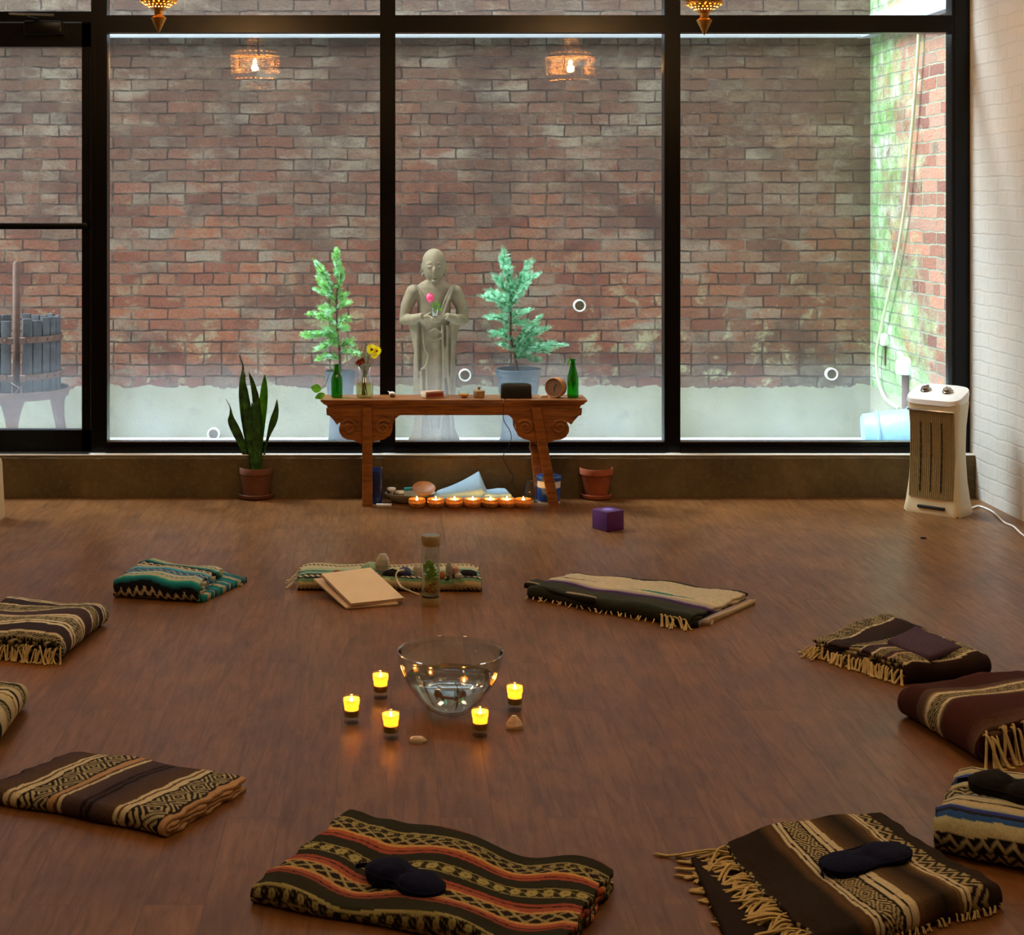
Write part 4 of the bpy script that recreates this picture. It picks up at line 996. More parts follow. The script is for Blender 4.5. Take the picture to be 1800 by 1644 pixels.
o = m.build('lint_speck', M['rubber']); o.location = p; tag(o, 'small dark crumb on the floor in front of the heater', 'crumb')
# ================================================================ BOWL, CANDLES, CRYSTALS
p = P(792, 1250); bowl = empty('glass_bowl', p, 0, 'large clear glass bowl of water in the middle of the floor', 'bowl')
kb_ = F/p.y; RB_ = 93/kb_; HB = .168
def brad(z): u = min(1, z/HB); return .055+(RB_-.055)*(1-(1-u)**1.75)**.85 if z > .004 else .055
prof = [(0, .004), (.05, .0), (.058, .006)]+[(brad(z), z) for z in np.linspace(.012, HB, 18)]+[(RB_+.002, HB+.003), (RB_-.002, HB+.004), (RB_-.005, HB)]+[(max(brad(z)-.005, .02), z) for z in np.linspace(HB-.01, .014, 16)]+[(0, .010)]
MB().lathe(prof, 72).build('bowl', M['vessel'], bowl)
ZWt = .098
prof = [(0, .0125), (.046, .0125)]+[(max(brad(z)-.0065, .02), z) for z in np.linspace(.018, ZWt, 12)]+[(max(brad(ZWt)-.0065, .02)-.001, ZWt+.0005), (0, ZWt)]
MB().lathe(prof, 72).build('water', M['water'], bowl)
def votive(px, py, label, s=1.0, tilt=0):
    p = P(px, py); q = empty('votive_candle', p, tilt, label, 'candle', 'votive candles around the glass bowl')
    R_ = .0235*s; Hh = .070*s
    MB().lathe([(0, .0), (R_*.86, 0), (R_*.9, .004), (R_*.86, .012), (R_*.93, .02), (R_*1.08, Hh), (R_*1.05, Hh+.001), (R_*.98, Hh-.003), (R_*.86, .022), (R_*.5, .016), (0, .0155)], 32).build('glass', M['vessel'], q)
    MB().lathe([(0, .017), (R_*.80, .018), (R_*.87, .036*s), (R_*.6, .0345*s), (0, .034*s)], 28).build('wax', M['olivewax'], q); wx_ = [c for c in q.children if c.name.startswith('wax')][0]
    MB().lathe([(R_*.88, .037*s), (R_*1.0, Hh-.004), (R_*.985, Hh-.004), (R_*.86, .037*s)], 28).build('flame_glow_film', M['amber'], q)  # added film, coloured for the flame's glow on the upper glass
    MB().tube([(0, 0, .033*s), (.001, 0, .041*s)], .0008, 5).build('wick', M['rubber'], wx_)
    MB().lathe([(.0008, .039*s), (.0050, .043*s), (.0062, .048*s), (.004, .060*s), (.0003, .072*s)], 12).build('flame', M['flame'], wx_)
M['olivewax'] = simple('olive_wax', '#8a7a30', .5, .1, 30, Subsurface_Weight=.4, Subsurface_Scale=.01)
for px, py, w_ in ((618, 1270, 'leftmost of the five around the bowl'), (669, 1226, 'behind and left of the bowl, farthest from the camera'), (687, 1298, 'in front and left of the bowl, beside the pale crystal'), (905, 1248, 'right of the bowl, behind the rough crystal'), (844, 1293, 'overlapping the right front of the bowl')):
    votive(px, py, 'lit votive candle in glass '+w_)
def crystal(name, label, p, pts, rings, M_=None, mat='quartz', cat='crystal', parent=None, grp='quartz crystals'):
    q = empty(name, p, 0, label, cat, grp); rg = random.Random(hash(label) % 999 if False else len(label))
    R = []
    for z, s in rings:
        R.append([Vector((x*s*(1+rg.uniform(-.08, .08)), y*s*(1+rg.uniform(-.08, .08)), z+rg.uniform(-.001, .001))) for x, y in pts])
    R[0] = [Vector((v.x, v.y, 0)) for v in R[0]]
    MB().loft(R, True, True).build('stone', M[mat], q, False); return q
crystal('crystal', 'pale pointed quartz crystal lying on the floor in front of the bowl', P(735, 1305), [(-.022, -.011), (.010, -.012), (.023, 0), (.010, .011), (-.022, .010)], [(0, .9), (.006, 1), (.012, .85), (.015, .5)])
crystal('crystal', 'rough triangular quartz rock on the floor below the right candle', P(904, 1280), [(-.024, -.012), (.004, -.018), (.024, -.008), (.020, .012), (-.004, .016), (-.022, .010)], [(0, .95), (.010, 1.02), (.022, .7), (.034, .25)])
# ================================================================ BLANKETS
CREAM, PALE, BLACK, BROWN = '#dccfaa', '#d8d2b8', '#17100d', '#3a241a'
def band_colour(bands, w, l, seed=0):
    tot = sum(b[0] for b in bands); w = np.mod(w, tot); out = np.zeros((len(w), 3)); x0 = 0
    for b in bands:
        wd, kind = b[0], b[1]; m = (w >= x0) & (w < x0+wd); p = (w[m]-x0)/wd; ll = l[m]; A = np.array(hexc(b[2])); Bc = np.array(hexc(b[3])) if len(b) > 3 and b[3] else A
        per = b[4] if len(b) > 4 else .04
        ph = np.mod(ll/per, 1.0); tri = np.abs(ph*2-1)
        if kind == 'solid': f = np.zeros(len(p))
        elif kind == 'grad': f = np.round(p*6)/6
        elif kind == 'lines': f = (np.mod(p*3, 1) > .5).astype(float)
        elif kind == 'zig': f = (np.abs(p-(.18+.64*tri)) < .20).astype(float)
        elif kind == 'zigs': f = (np.mod(p*1.6+tri*1.1, 1) < .48).astype(float)
        elif kind == 'dia':
            v = np.abs(p-.5)*2*.95+np.abs(ph-.5)*2*1.15; f = (np.mod(v*2.3+.2, 1) < .5).astype(float)
        elif kind == 'dot':
            r = np.hypot((p-.5)*wd, (ph-.5)*per); f = ((r < .36*wd) & (r > .10*wd)).astype(float)+(r <= .10*wd)*.45; f = np.maximum(f, (np.abs(p-.5) > .42).astype(float))
            f = np.maximum(f, (np.mod(p*2+ph*2, 1) < .14)*.6)
        elif kind == 'cross': f = ((np.mod(p+ll/per, 1) < .26) | (np.mod(p-ll/per, 1) < .26)).astype(float)
        elif kind == 'streak': f = (np.abs(p-.5) < .5*np.clip(1-np.abs(ll-per)/.13, 0, 1)).astype(float)
        elif kind == 'tick': f = (np.mod(ph+p*.5, 1) < .45).astype(float)
        out[m] = A*(1-f[:, None])+Bc*f[:, None]; x0 += wd
    rg = np.random.RandomState(seed); out *= (1+rg.uniform(-.13, .13, (len(w), 1))); return out
def grid_mesh(name, V, nu, nc, col, parent):
    idx = np.arange(nu*nc).reshape(nu, nc); a = idx[:-1, :]; b = idx[1:, :]; a2 = np.roll(a, -1, 1); b2 = np.roll(b, -1, 1)
    F_ = np.stack([a, b, b2, a2], -1).reshape(-1, 4)
    h = nc//2; c0 = []; 
    for row in (0, nu-1):
        k = np.arange(h-1); q = np.stack([idx[row, k], idx[row, k+1], idx[row, nc-2-k], idx[row, nc-1-k]], -1)
        c0.append(q if row == 0 else q[:, ::-1])
    F_ = np.concatenate([F_]+c0)
    me = bpy.data.meshes.new(name); me.vertices.add(len(V)); me.vertices.foreach_set('co', V.astype(np.float32).ravel())
    me.loops.add(F_.size); me.polygons.add(len(F_)); me.loops.foreach_set('vertex_index', F_.ravel().astype(np.int32))
    me.polygons.foreach_set('loop_start', np.arange(0, F_.size, 4).astype(np.int32))
    try: me.polygons.foreach_set('loop_total', np.full(len(F_), 4, np.int32))
    except Exception: pass
    me.update(); me.validate()
    at = me.color_attributes.new('weave', 'FLOAT_COLOR', 'POINT'); cc = np.ones((len(V), 4), np.float32); cc[:, :3] = col; at.data.foreach_set('color', cc.ravel())
    return link(name, me, M['weave'], parent, True, 180)
class Blanket:
    def __init__(s, label, quad, h, sheets, bands, dirn='s', s0=0.0, amp=.006, res=.005, seed=1, taper=.25, ripple=None, grp='folded blankets in the circle', ext=None, jag=.004):
        s.q = [P(*p) for p in quad]; s.h = h; s.c = sum(s.q, Vector())/4; s.amp = amp; s.seed = seed; s.taper = taper; s.jag = jag
        s.root = empty('folded_blanket', s.c, 0, label, 'blanket', grp)
        c0, c1, c2, c3 = s.q; s.Lu = ((c1-c0).length+(c2-c3).length)/2; s.La = ((c3-c0).length+(c2-c1).length)/2
        s.ripple = ripple; rg = np.random.RandomState(seed); s.ph = rg.uniform(0, 6.28, 8)
        t = h/(2*sheets)
        for i in range(sheets):
            R0 = h/2-t*(i+.5); ins = rg.uniform(0, .018)+(.006*i); rr = res if i == 0 else res*2
            n = max(8, int((s.La-h/2)/rr)); na = max(6, int(math.pi*R0/rr)) if R0 > .004 else 5
            a = np.linspace(s.La-ins, h/2, n); aa = np.linspace(0, math.pi, na+2)[1:-1]
            A = np.concatenate([a, h/2-R0*np.sin(aa), a[::-1]]); Z = np.concatenate([np.full(n, h/2+R0), h/2+R0*np.cos(aa), np.full(n, h/2-R0)])
            NA = np.concatenate([np.zeros(n), -np.sin(aa), np.zeros(n)]); NZ = np.concatenate([np.ones(n), np.cos(aa), -np.ones(n)])
            S = np.concatenate([(a-h/2)+math.pi*R0/2, R0*(math.pi/2-aa), -(a[::-1]-h/2)-math.pi*R0/2])
            hw = t*.47; e = np.ones(len(A)); e[0] = e[-1] = .5
            A2 = np.concatenate([A+NA*hw*e, (A-NA*hw*e)[::-1]]); Z2 = np.concatenate([Z+NZ*hw*e, (Z-NZ*hw*e)[::-1]]); S2 = np.concatenate([S, S[::-1]])
            nu = max(6, int(s.Lu/rr)); U = np.linspace(0, 1, nu)
            UU = np.repeat(U, len(A2)); AA = np.tile(A2, nu); ZZ = np.tile(Z2, nu); SS = np.tile(S2, nu)
            V = s.place(UU, AA, ZZ, i)
            l = UU*s.Lu
            wv = .004*np.sin(SS*21+s.ph[4])+.005*np.sin(l*15+s.ph[5])+.003*np.sin(l*37+SS*9)
            cc = band_colour(bands, (SS+s0+wv) if dirn == 's' else (l+s0+wv), l if dirn == 's' else SS, seed)
            grid_mesh('folded_layer', V, nu, len(A2), cc, s.root)
    def place(s, u, a, z, i=0):
        c0, c1, c2, c3 = [np.array(v-s.c) for v in s.q]; v = a/s.La
        edge = s.jag*np.sin(v*19+s.ph[6]+i*1.7)+s.jag*.6*np.sin(v*41+i*2.3)
        uu = u+(edge/s.Lu)*(2*u-1)
        bow = .012*np.sin(u*math.pi)*np.sin(s.ph[7])
        p = ((1-uu)*(1-v))[:, None]*c0+(uu*(1-v))[:, None]*c1+(uu*v)[:, None]*c2+((1-uu)*v)[:, None]*c3
        p[:, 1] += bow*(1-v)+.004*np.sin(u*15+s.ph[0]+i)
        k = z/s.h; und = s.amp*(np.sin(u*s.Lu*14+v*2+s.ph[1])+.7*np.sin(v*s.La*17+u*3+s.ph[2])+.5*np.sin(u*s.Lu*31-v*4+s.ph[3]))
        p[:, 2] = z*(1-s.taper*np.clip(v, 0, 1)**2)+np.maximum(und+s.amp*.6, -s.h*.25)*k
        # edges of the stack sag a little
        e = np.minimum(np.minimum(u, 1-u)*s.Lu, .03)/.03; p[:, 2] *= (.86+.14*e)
        if s.ripple is not None: p[:, 2] += s.ripple(u, v)*k
        return p
    def top(s, u, v, dz_=0.0):
        r = s.place(np.array([u]), np.array([v*s.La]), np.array([s.h]))[0]; return Vector(r)+s.c+Vector((0, 0, dz_))
    def edgept(s, u, v, z):
        return Vector(s.place(np.array([u]), np.array([v*s.La]), np.array([z]))[0])
    def fringe(s, pts, n, L, out, mat='fringe', r=.0022, seed=0, spread=.35, name='fringe', droop=True, z0=.6):
        """tassels from the edge running through (u,v) pairs"""
        rg = random.Random(seed); m = MB()
        for k in range(n):
            t = (k+rg.uniform(0, .8))/n; (u0, v0), (u1, v1) = pts; u = u0+(u1-u0)*t; v = v0+(v1-v0)*t
            b = s.edgept(u, v, s.h*z0*rg.uniform(.7, 1.1)); d = Vector(out).normalized(); sd = Vector((-d.y, d.x, 0))
            LL = L*rg.uniform(.7, 1.15); a = rg.uniform(-spread, spread)
            c = b+d*(LL*.3)+sd*(a*LL*.25)+Vector((0, 0, .004)); e = b+d*(LL*.75)+sd*(a*LL*.8); e.z = .006; f = b+d*LL+sd*(a*LL*1.1); f.z = .004
            pp = bez([b-d*.006, c, e, f], 4); nn = len(pp)
            for q in range(2):
                o = sd*rg.uniform(-.003, .003); m.tube([x+o*(i/nn)*2.0+Vector((0, 0, rg.uniform(-.001, .001))) for i, x in enumerate(pp)], [r*(.8+.5*i/nn) if i < nn-1 else r*.4 for i in range(nn)], 5)
        return m.build(name, M[mat], s.root)
def sheet(bl, name, quad, z, th, bands, dirn, res=.006, seed=3, s0=0, amp=.003):
    q = [P(*p)-bl.c for p in quad]; Lu = (q[1]-q[0]).length; La = (q[3]-q[0]).length; nu = int(Lu/res)+2; na = int(La/res)+2
    A = np.linspace(0, 1, na); A2 = np.concatenate([A, A[::-1]]); Z2 = np.concatenate([np.full(na, th), np.zeros(na)]); U = np.linspace(0, 1, nu)
    UU = np.repeat(U, 2*na); AA = np.tile(A2, nu); ZZ = np.tile(Z2, nu); c0, c1, c2, c3 = [np.array(v) for v in q]
    Pp = ((1-UU)*(1-AA))[:, None]*c0+(UU*(1-AA))[:, None]*c1+(UU*AA)[:, None]*c2+((1-UU)*AA)[:, None]*c3
    Pp[:, 2] = z+ZZ+amp*np.sin(UU*Lu*25+AA*3)*(ZZ > 0)+amp*(ZZ > 0); Pp[:, 1] += .004*np.sin(UU*13)
    cc = band_colour(bands, (AA*La if dirn == 's' else UU*Lu)+s0, UU*Lu if dirn == 's' else AA*La, seed)
    return grid_mesh(name, Pp, nu, 2*na, cc, bl.root)
# A teal, far left
TEAL = [(.034, 'zig', BLACK, CREAM, .030), (.014, 'solid', '#0d1418'), (.020, 'grad', '#0b4a58', '#0f9088'), (.010, 'solid', '#2f9c84'), (.030, 'solid', '#b7b48e'), (.010, 'tick', '#8fae92', '#456a60', .02), (.022, 'solid', '#c9bfa0'), (.016, 'grad', '#6fa5c0', '#14708c'), (.022, 'zig', '#10182e', '#b9bfae', .026), (.022, 'grad', '#1a6a94', '#46a4c4'), (.02, 'grad', '#3a9ab8', '#8fb8b0'), (.03, 'solid', '#bfb590')]
A = Blanket('teal, cream and black zigzag folded blanket at the far left', [(199, 1053), (345, 1062), (395, 1020), (262, 1010)], .075, 3, TEAL, 's', .030, .006, .005, 11)
sheet(A, 'lower_layer', [(345, 1059), (358, 1060), (434, 1024), (388, 1012)], .0, .018, [(.03, 'solid', '#0f7a72'), (.03, 'solid', '#b7a98a'), (.03, 'grad', '#14607c', '#0f8a86'), (.02, 'zig', '#10182e', '#b9bfae', .02), (.03, 'grad', '#14607c', '#2f9c94')], 's', s0=.0)
A.fringe([(1.12, .75), (1.08, 1.0)], 8, .05, (1, .1, 0), 'fringew', .0014, 2, .4, z0=.2)
# B prayer mat like cushion, centre back
MINT = [(.02, 'tick', BLACK, CREAM, .016), (.022, 'solid', '#c3b48a'), (.012, 'solid', '#69906a'), (.010, 'solid', '#15121a'), (.03, 'tick', '#d0c49c', '#17120f', .022), (.018, 'solid', '#15121a'), (.03, 'solid', '#7fae92'), (.012, 'solid', '#1c2228'), (.04, 'grad', '#7fb79c', '#c9c49c'), (.03, 'solid', '#c9c49c')]
Bk = Blanket('mint, cream and black striped folded blanket carrying crystals and notebooks', [(523, 1040), (846, 1042), (838, 1012), (530, 1010)], .050, 2, MINT, 's', .030, .003, .005, 12, .1)
Bk.fringe([(0, .1), (0, .8)], 7, .05, (-1, -.1, 0), 'fringew', .0016, 4, .5)
# C long green, purple, cream
GREEN = [(.05, 'solid', '#2c2f22'), (.085, 'lines', '#343728', '#3b3e2e'), (.024, 'solid', '#3a1650'), (.014, 'grad', '#5c3a66', '#8c7a90'), (.03, 'grad', '#a89a9a', '#c9bb92'), (.010, 'solid', '#d8cca8'), (.026, 'streak', '#d8cca8', '#2f8c80', .43), (.010, 'solid', '#d8cca8'), (.016, 'streak', '#d8cca8', '#17110f', .05), (.12, 'solid', '#d6c8a4')]
C = Blanket('long folded blanket striped dark green, purple and cream, back right of circle', [(925, 1052), (1215, 1106), (1318, 1060), (1012, 1022)], .045, 2, GREEN, 's', .028, .004, .006, 13, .1)
sheet(C, 'turned_back_layer', [(921, 1048), (1045, 1078), (1060, 1066), (945, 1040)], .030, .012, [(.012, 'solid', '#1b1814'), (.014, 'solid', '#b09e78'), (.05, 'solid', '#3a3d2e')], 's', amp=.004)
sheet(C, 'lower_layer', [(1210, 1107), (1250, 1098), (1328, 1062), (1300, 1060)], 0, .016, [(.05, 'solid', '#15120f'), (.06, 'grad', '#8c7a90', '#d8cca8'), (.06, 'solid', '#a86a3c')], 'u')
C.fringe([(.82, 0), (.98, 0)], 12, .045, (.3, -1, 0), 'fringe', .0024, 6, .8); C.fringe([(.0, .0), (.8, 0)], 26, .018, (-.1, -1, 0), 'fringe', .0016, 7, .8, 'short_fringe', z0=.2)
# D left, brown with diamonds, fold at the right
DIA = [(.012, 'solid', CREAM), (.006, 'solid', BLACK), (.012, 'solid', CREAM), (.055, 'dia', BLACK, '#b8ac84', .075), (.012, 'solid', CREAM), (.006, 'solid', '#5a463a'), (.016, 'solid', CREAM), (.06, 'solid', '#463436'), (.008, 'solid', CREAM), (.05, 'dia', BLACK, '#a89c74', .06), (.008, 'solid', CREAM), (.05, 'solid', '#34262a')]
D = Blanket('brown and cream diamond-patterned folded blanket at the left edge, below the door', [(112, 1166), (192, 1100), (15, 1085), (-90, 1150)], .085, 3, DIA, 'u', .215, .006, .004, 14, .15)
D.fringe([(0, .02), (0, .9)], 46, .035, (-.25, -1, 0), 'fringe', .0022, 8, 1.1, z0=.6)
# E far left, cut by the frame
E = Blanket('cream and black folded blanket cut off by the left edge, below the diamond one', [(2, 1320), (50, 1248), (-150, 1230), (-230, 1300)], .090, 3, [(.02, 'solid', BLACK), (.045, 'solid', '#c9bb94'), (.03, 'dia', '#3d3f2f', '#b5ac80', .05), (.012, 'solid', BLACK), (.045, 'grad', '#b8b08c', '#cdbb8c'), (.015, 'zig', '#cdbb8c', BLACK, .03), (.02, 'solid', CREAM)], 'u', .0, .006, .0045, 15, .15)
# F front left
FB = [(.016, 'solid', '#5a4434'), (.010, 'solid', CREAM), (.007, 'solid', '#6d5638'), (.016, 'solid', CREAM), (.006, 'solid', BLACK), (.070, 'dia', '#1c1410', '#b9ac86', .085), (.006, 'solid', BLACK), (.018, 'solid', '#c29a70'), (.008, 'solid', '#5a4434'), (.010, 'solid', CREAM), (.050, 'grad', '#56443e', '#4a3840'), (.010, 'solid', '#1d1516'), (.008, 'solid', '#45343a'), (.012, 'solid', '#1d1516'), (.055, 'grad', '#4a3840', '#584436')]
Fb = Blanket('dark purple-brown and cream striped folded blanket, front left of circle', [(-45, 1412), (288, 1476), (436, 1388), (130, 1345)], .042, 2, FB, 'u', .235, .004, .0035, 16, .1)
Fb.fringe([(.0, .9), (.12, 1.0)], 10, .05, (-.8, .3, 0), 'fringe', .002, 9, .5, z0=.4)
# G centre front, salmon and olive
SAL = [(.020, 'dot', '#20180f', '#a59a62', .032), (.006, 'solid', '#a59a62'), (.050, 'lines', '#2a2a1a', '#2b2a17'), (.010, 'solid', '#8c4636'), (.004, 'solid', '#3a1c18'), (.012, 'solid', '#b05c44'), (.010, 'solid', '#d0a060'), (.034, 'cross', '#20140f', '#a89a66', .042), (.008, 'solid', '#d0a060'), (.014, 'solid', '#b05c44'), (.004, 'solid', '#4a2018'), (.010, 'solid', '#a85040'), (.024, 'solid', '#2a2a1a'), (.034, 'dot', '#2c2514', '#b3a868', .036), (.034, 'solid', '#2a2a1a'), (.010, 'solid', '#a85040'), (.004, 'solid', '#4a2018'), (.014, 'solid', '#b8603c'), (.010, 'solid', '#d8a860'), (.030, 'cross', '#20140f', '#a89a66', .042)]
G = Blanket('salmon, olive and cream patterned folded blanket with navy eye mask, centre front', [(437, 1592), (990, 1690), (1080, 1556), (616, 1452)], .034, 2, SAL, 's', .012, .0045, .003, 17, .0, ripple=lambda u, v: .013*np.sin(u*13+v*2.2)*(1-.3*v)+.007*np.exp(-((u-.17)/.05)**2)*v)
# H front right, brown with tassels
HB_ = [(.10, 'grad', '#2c1c10', '#241910'), (.03, 'grad', '#241910', '#6a4c28'), (.012, 'solid', '#5c4426'), (.009, 'solid', CREAM), (.004, 'solid', BLACK), (.009, 'solid', CREAM), (.005, 'solid', BLACK), (.045, 'dia', '#21170f', '#c8b88a', .07), (.006, 'solid', BLACK), (.012, 'solid', CREAM), (.004, 'solid', BLACK), (.016, 'solid', CREAM), (.012, 'solid', '#6a5230'), (.05, 'grad', '#5c4426', '#20160d'), (.035, 'grad', '#20160d', '#5c4426'), (.010, 'solid', '#7a6238'), (.008, 'solid', CREAM), (.004, 'solid', BLACK), (.008, 'solid', CREAM), (.040, 'zigs', BLACK, '#b5a576', .04)]
Hb = Blanket('brown and cream striped folded blanket with long tassels, front right', [(1762, 1596), (1420, 1690), (1275, 1505), (1545, 1450)], .040, 2, [], 'u') if False else None
def Hmake():
    b = Blanket('brown and cream striped folded blanket with long tassels, front right', [(1432, 1692), (1765, 1598), (1545, 1452), (1272, 1508)], .040, 2, HB_, 'u', .0, .005, .003, 18, .0, ripple=lambda u, v: .006*np.sin(v*6+1)*(u < 2))
    b.fringe([(0, .0), (0, 1.0)], 80, .115, (-1, -.35, 0), 'fringe', .0026, 10, .95, 'tassels', z0=.75)
    sheet(b, 'under_layer', [(1290, 1690), (1440, 1692), (1290, 1500), (1215, 1520)], 0, .012, [(.2, 'solid', '#241510')], 's')
    b.fringe([(.05, 0.0), (1, 0)], 30, .012, (.2, -1, 0), 'fringe', .0016, 12, .8, 'short_fringe', z0=.2); return b
Hb = Hmake()
# I right edge, white and blue
IB = [(.040, 'zigs', '#1a120e', '#b5a980', .040), (.026, 'zig', '#1a120e', '#b5a980', .034), (.028, 'grad', '#cbbd8e', '#b9b893'), (.016, 'solid', '#24508c'), (.014, 'solid', '#101418'), (.020, 'grad', '#1c2f7c', '#37479c'), (.020, 'grad', '#9aa79a', '#cbbd96'), (.022, 'solid', '#cbbd96'), (.009, 'lines', '#6a6054', '#2a2420'), (.026, 'solid', '#c4bd9a'), (.010, 'grad', '#8f9a96', '#5c5f74')]
I = Blanket('white, blue and black zigzag folded blanket under a black eye mask, right edge', [(1640, 1506), (1880, 1555), (1930, 1440), (1690, 1402)], .095, 3, IB, 's', .048, .005, .0035, 19, .2)
# J right edge, maroon roll
JB = [(.04, 'grad', '#6a5040', '#43180f'), (.10, 'grad', '#43180f', '#4a1c14'), (.012, 'solid', '#4c3426'), (.008, 'solid', '#8c7650'), (.012, 'solid', CREAM), (.045, 'dia', '#1d130e', '#b0a074', .075), (.012, 'solid', CREAM), (.008, 'solid', '#8c7650'), (.026, 'solid', '#5c4436'), (.16, 'grad', '#3f150e', '#4a1c14')]
J = Blanket('maroon thickly folded blanket with cream diamond band, right side of circle', [(1712, 1345), (1578, 1262), (1800, 1222), (1960, 1290)], .100, 3, JB, 'u', .0, .007, .004, 20, .15)
J.fringe([(0, .05), (0, .95)], 40, .06, (.1, -1, 0), 'fringe', .003, 14, .6, z0=.85)
# K upper right
KB = [(.095, 'grad', '#20110d', '#35201c'), (.006, 'solid', CREAM), (.055, 'dia', '#1a120e', '#a89a70', .075), (.008, 'solid', '#c2ab82'), (.020, 'solid', '#4a3434'), (.035, 'dia', '#1a120e', '#a89a70', .05), (.010, 'solid', CREAM), (.055, 'grad', '#453238', '#37262b'), (.006, 'solid', CREAM), (.05, 'tick', '#1a120e', '#a89a70', .022)]
K = Blanket('dark brown and cream patterned folded blanket under a mauve cloth, upper right', [(1598, 1206), (1742, 1192), (1560, 1114), (1428, 1152)], .070, 3, KB, 's', .060, .006, .0045, 21, .1)
K.fringe([(0, .03), (0, 1)], 44, .028, (-.9, -.6, 0), 'fringe', .0028, 15, .9, z0=.5); K.fringe([(0, .85), (0, 1)], 8, .05, (-1, .0, 0), 'fringe', .002, 16, .7, 'corner_fringe', z0=.4)
# ---- eye masks
def eye_mask(name, label, loc, rz, L, Wd, mat, hgt=.018, strap=True, tilt=0.0, nose=.55):
    r = empty(name, loc, rz, label, 'eye mask', 'eye masks on the blankets'); N = 72; R = []
    def out(a):
        x = math.cos(a)*L/2; y = math.sin(a)*Wd/2*(1+.18*math.cos(2*a))*(1 if math.sin(a) > 0 else 1)
        if math.sin(a) < 0: y *= 1-nose*math.exp(-(math.cos(a)/.26)**2)
        else: y *= 1-.10*math.exp(-(math.cos(a)/.3)**2)
        return x, y
    for rho, z in ((.97, -.006), (1.0, .002), (.985, .006), (.93, .010), (.8, .014), (.55, .017), (.3, .018), (.02, .0182)):
        R.append([Vector((out(a)[0]*rho, out(a)[1]*rho, z/.018*hgt-(.35*hgt*math.exp(-(out(a)[0]*rho/(L*.09))**2) if z > .004 else 0)+.0015*math.sin(9*out(a)[0]*rho/L*3+a))) for a in [2*math.pi*j/N for j in range(N)]])
    if tilt: R = [[Matrix.Rotation(tilt, 3, 'Y') @ v for v in q] for q in R]
    MB().loft(R, True, True).build('padded_mask', M[mat], r, True, 180)
    e = [Vector((out(a)[0]*.985, out(a)[1]*.985, .0065/.018*hgt)) for a in [2*math.pi*j/N for j in range(N+1)]]
    if tilt: e = [Matrix.Rotation(tilt, 3, 'Y') @ v for v in e]
    MB().tube(e, .0022, 6, False).build('piping', M[mat], r)
    if strap:
        m = MB(); R2 = []
        for v in bez([(-L*.47, .004, .004), (-L*.56, -.01, .002), (-L*.6, -.028, .002)], 6): R2.append([v+Vector((0, 0, .006)), v+Vector((0, .002, .006)), v+Vector((0, .002, -.004)), v+Vector((0, 0, -.004))])
        m.loft(R2, True, True); m.build('strap', M[mat], r)
    return r
def setmask(bl, px, py, pe, label, L, Wd, mat, hgt=.018, strap=True, zt=None, nose=.30):
    z = bl.h*zt if zt else bl.h; p = P(px, py, z+.006); e = P(pe[0], pe[1], z+.006)
    return eye_mask('eye_mask', label, p, math.atan2(e.y-p.y, e.x-p.x), L, Wd, mat, hgt, strap, 0.0, nose)
setmask(G, 712, 1551, (780, 1582), 'puffy navy eye mask on the salmon and olive blanket', .20, .115, 'navy', .032)
setmask(Hb, 1522, 1512, (1600, 1492), 'flat navy eye mask on the brown tasselled blanket', .235, .115, 'navy', .018, nose=.12)
setmask(I, 1778, 1392, (1840, 1408), 'black eye mask on the white and blue blanket', .19, .13, 'blackfab', .034, nose=.1)
q = [P(1560, 1132, .075), P(1635, 1157, .078), P(1692, 1140, .075), P(1610, 1104, .075)]
c = sum(q, Vector())/4; r = empty('mauve_cloth', c, 0, 'folded mauve cloth lying on the upper right blanket', 'cloth')
m = MB(); soft_slab(m, [Vector((v.x-c.x, v.y-c.y, 0)) for v in q], -.006, .010, 4, .0025, 20); m.build('cloth', M['mauve'], r, True, 80)
# ================================================================ THINGS ON THE MINT BLANKET
zb = .055
def on(px, py, z=zb): return P(px, py, z)
# loose sheets / notebooks leaning on the blanket
def leaning(name, label, corners, th, mat, cat, cover=None):
    c = sum(corners, Vector())/4; r = empty(name, c, 0, label, cat)
    q = [v-c for v in corners]; n = (q[1]-q[0]).cross(q[3]-q[0]).normalized(); n = n if n.z > 0 else -n
    MB().add([v for v in q]+[v+n*th for v in q], [(3, 2, 1, 0), (4, 5, 6, 7), (0, 1, 5, 4), (1, 2, 6, 5), (2, 3, 7, 6), (3, 0, 4, 7)]).build('pages', M[mat], r, False)
    if cover is not None:
        MB().add([v*1.01+n*th for v in q]+[v*1.01+n*(th+.0015) for v in q], [(3, 2, 1, 0), (4, 5, 6, 7), (0, 1, 5, 4), (1, 2, 6, 5), (2, 3, 7, 6), (3, 0, 4, 7)]).build('cover', M[cover], r, False)
    return r
leaning('notebook', 'pinkish-cream notebook underneath, fanned out to the left', [P(608, 1071, .002), P(700, 1064, .002), P(660, 1010, .062), P(551, 1020, .050)], .006, 'paper2', 'notebook')
nb = leaning('notebook', 'cream notebook on top, leaning on the mint blanket', [P(617, 1066, .012), P(709, 1056, .012), P(651, 1003, .075), P(565, 1014, .068)], .010, 'paper2', 'notebook', 'paper')
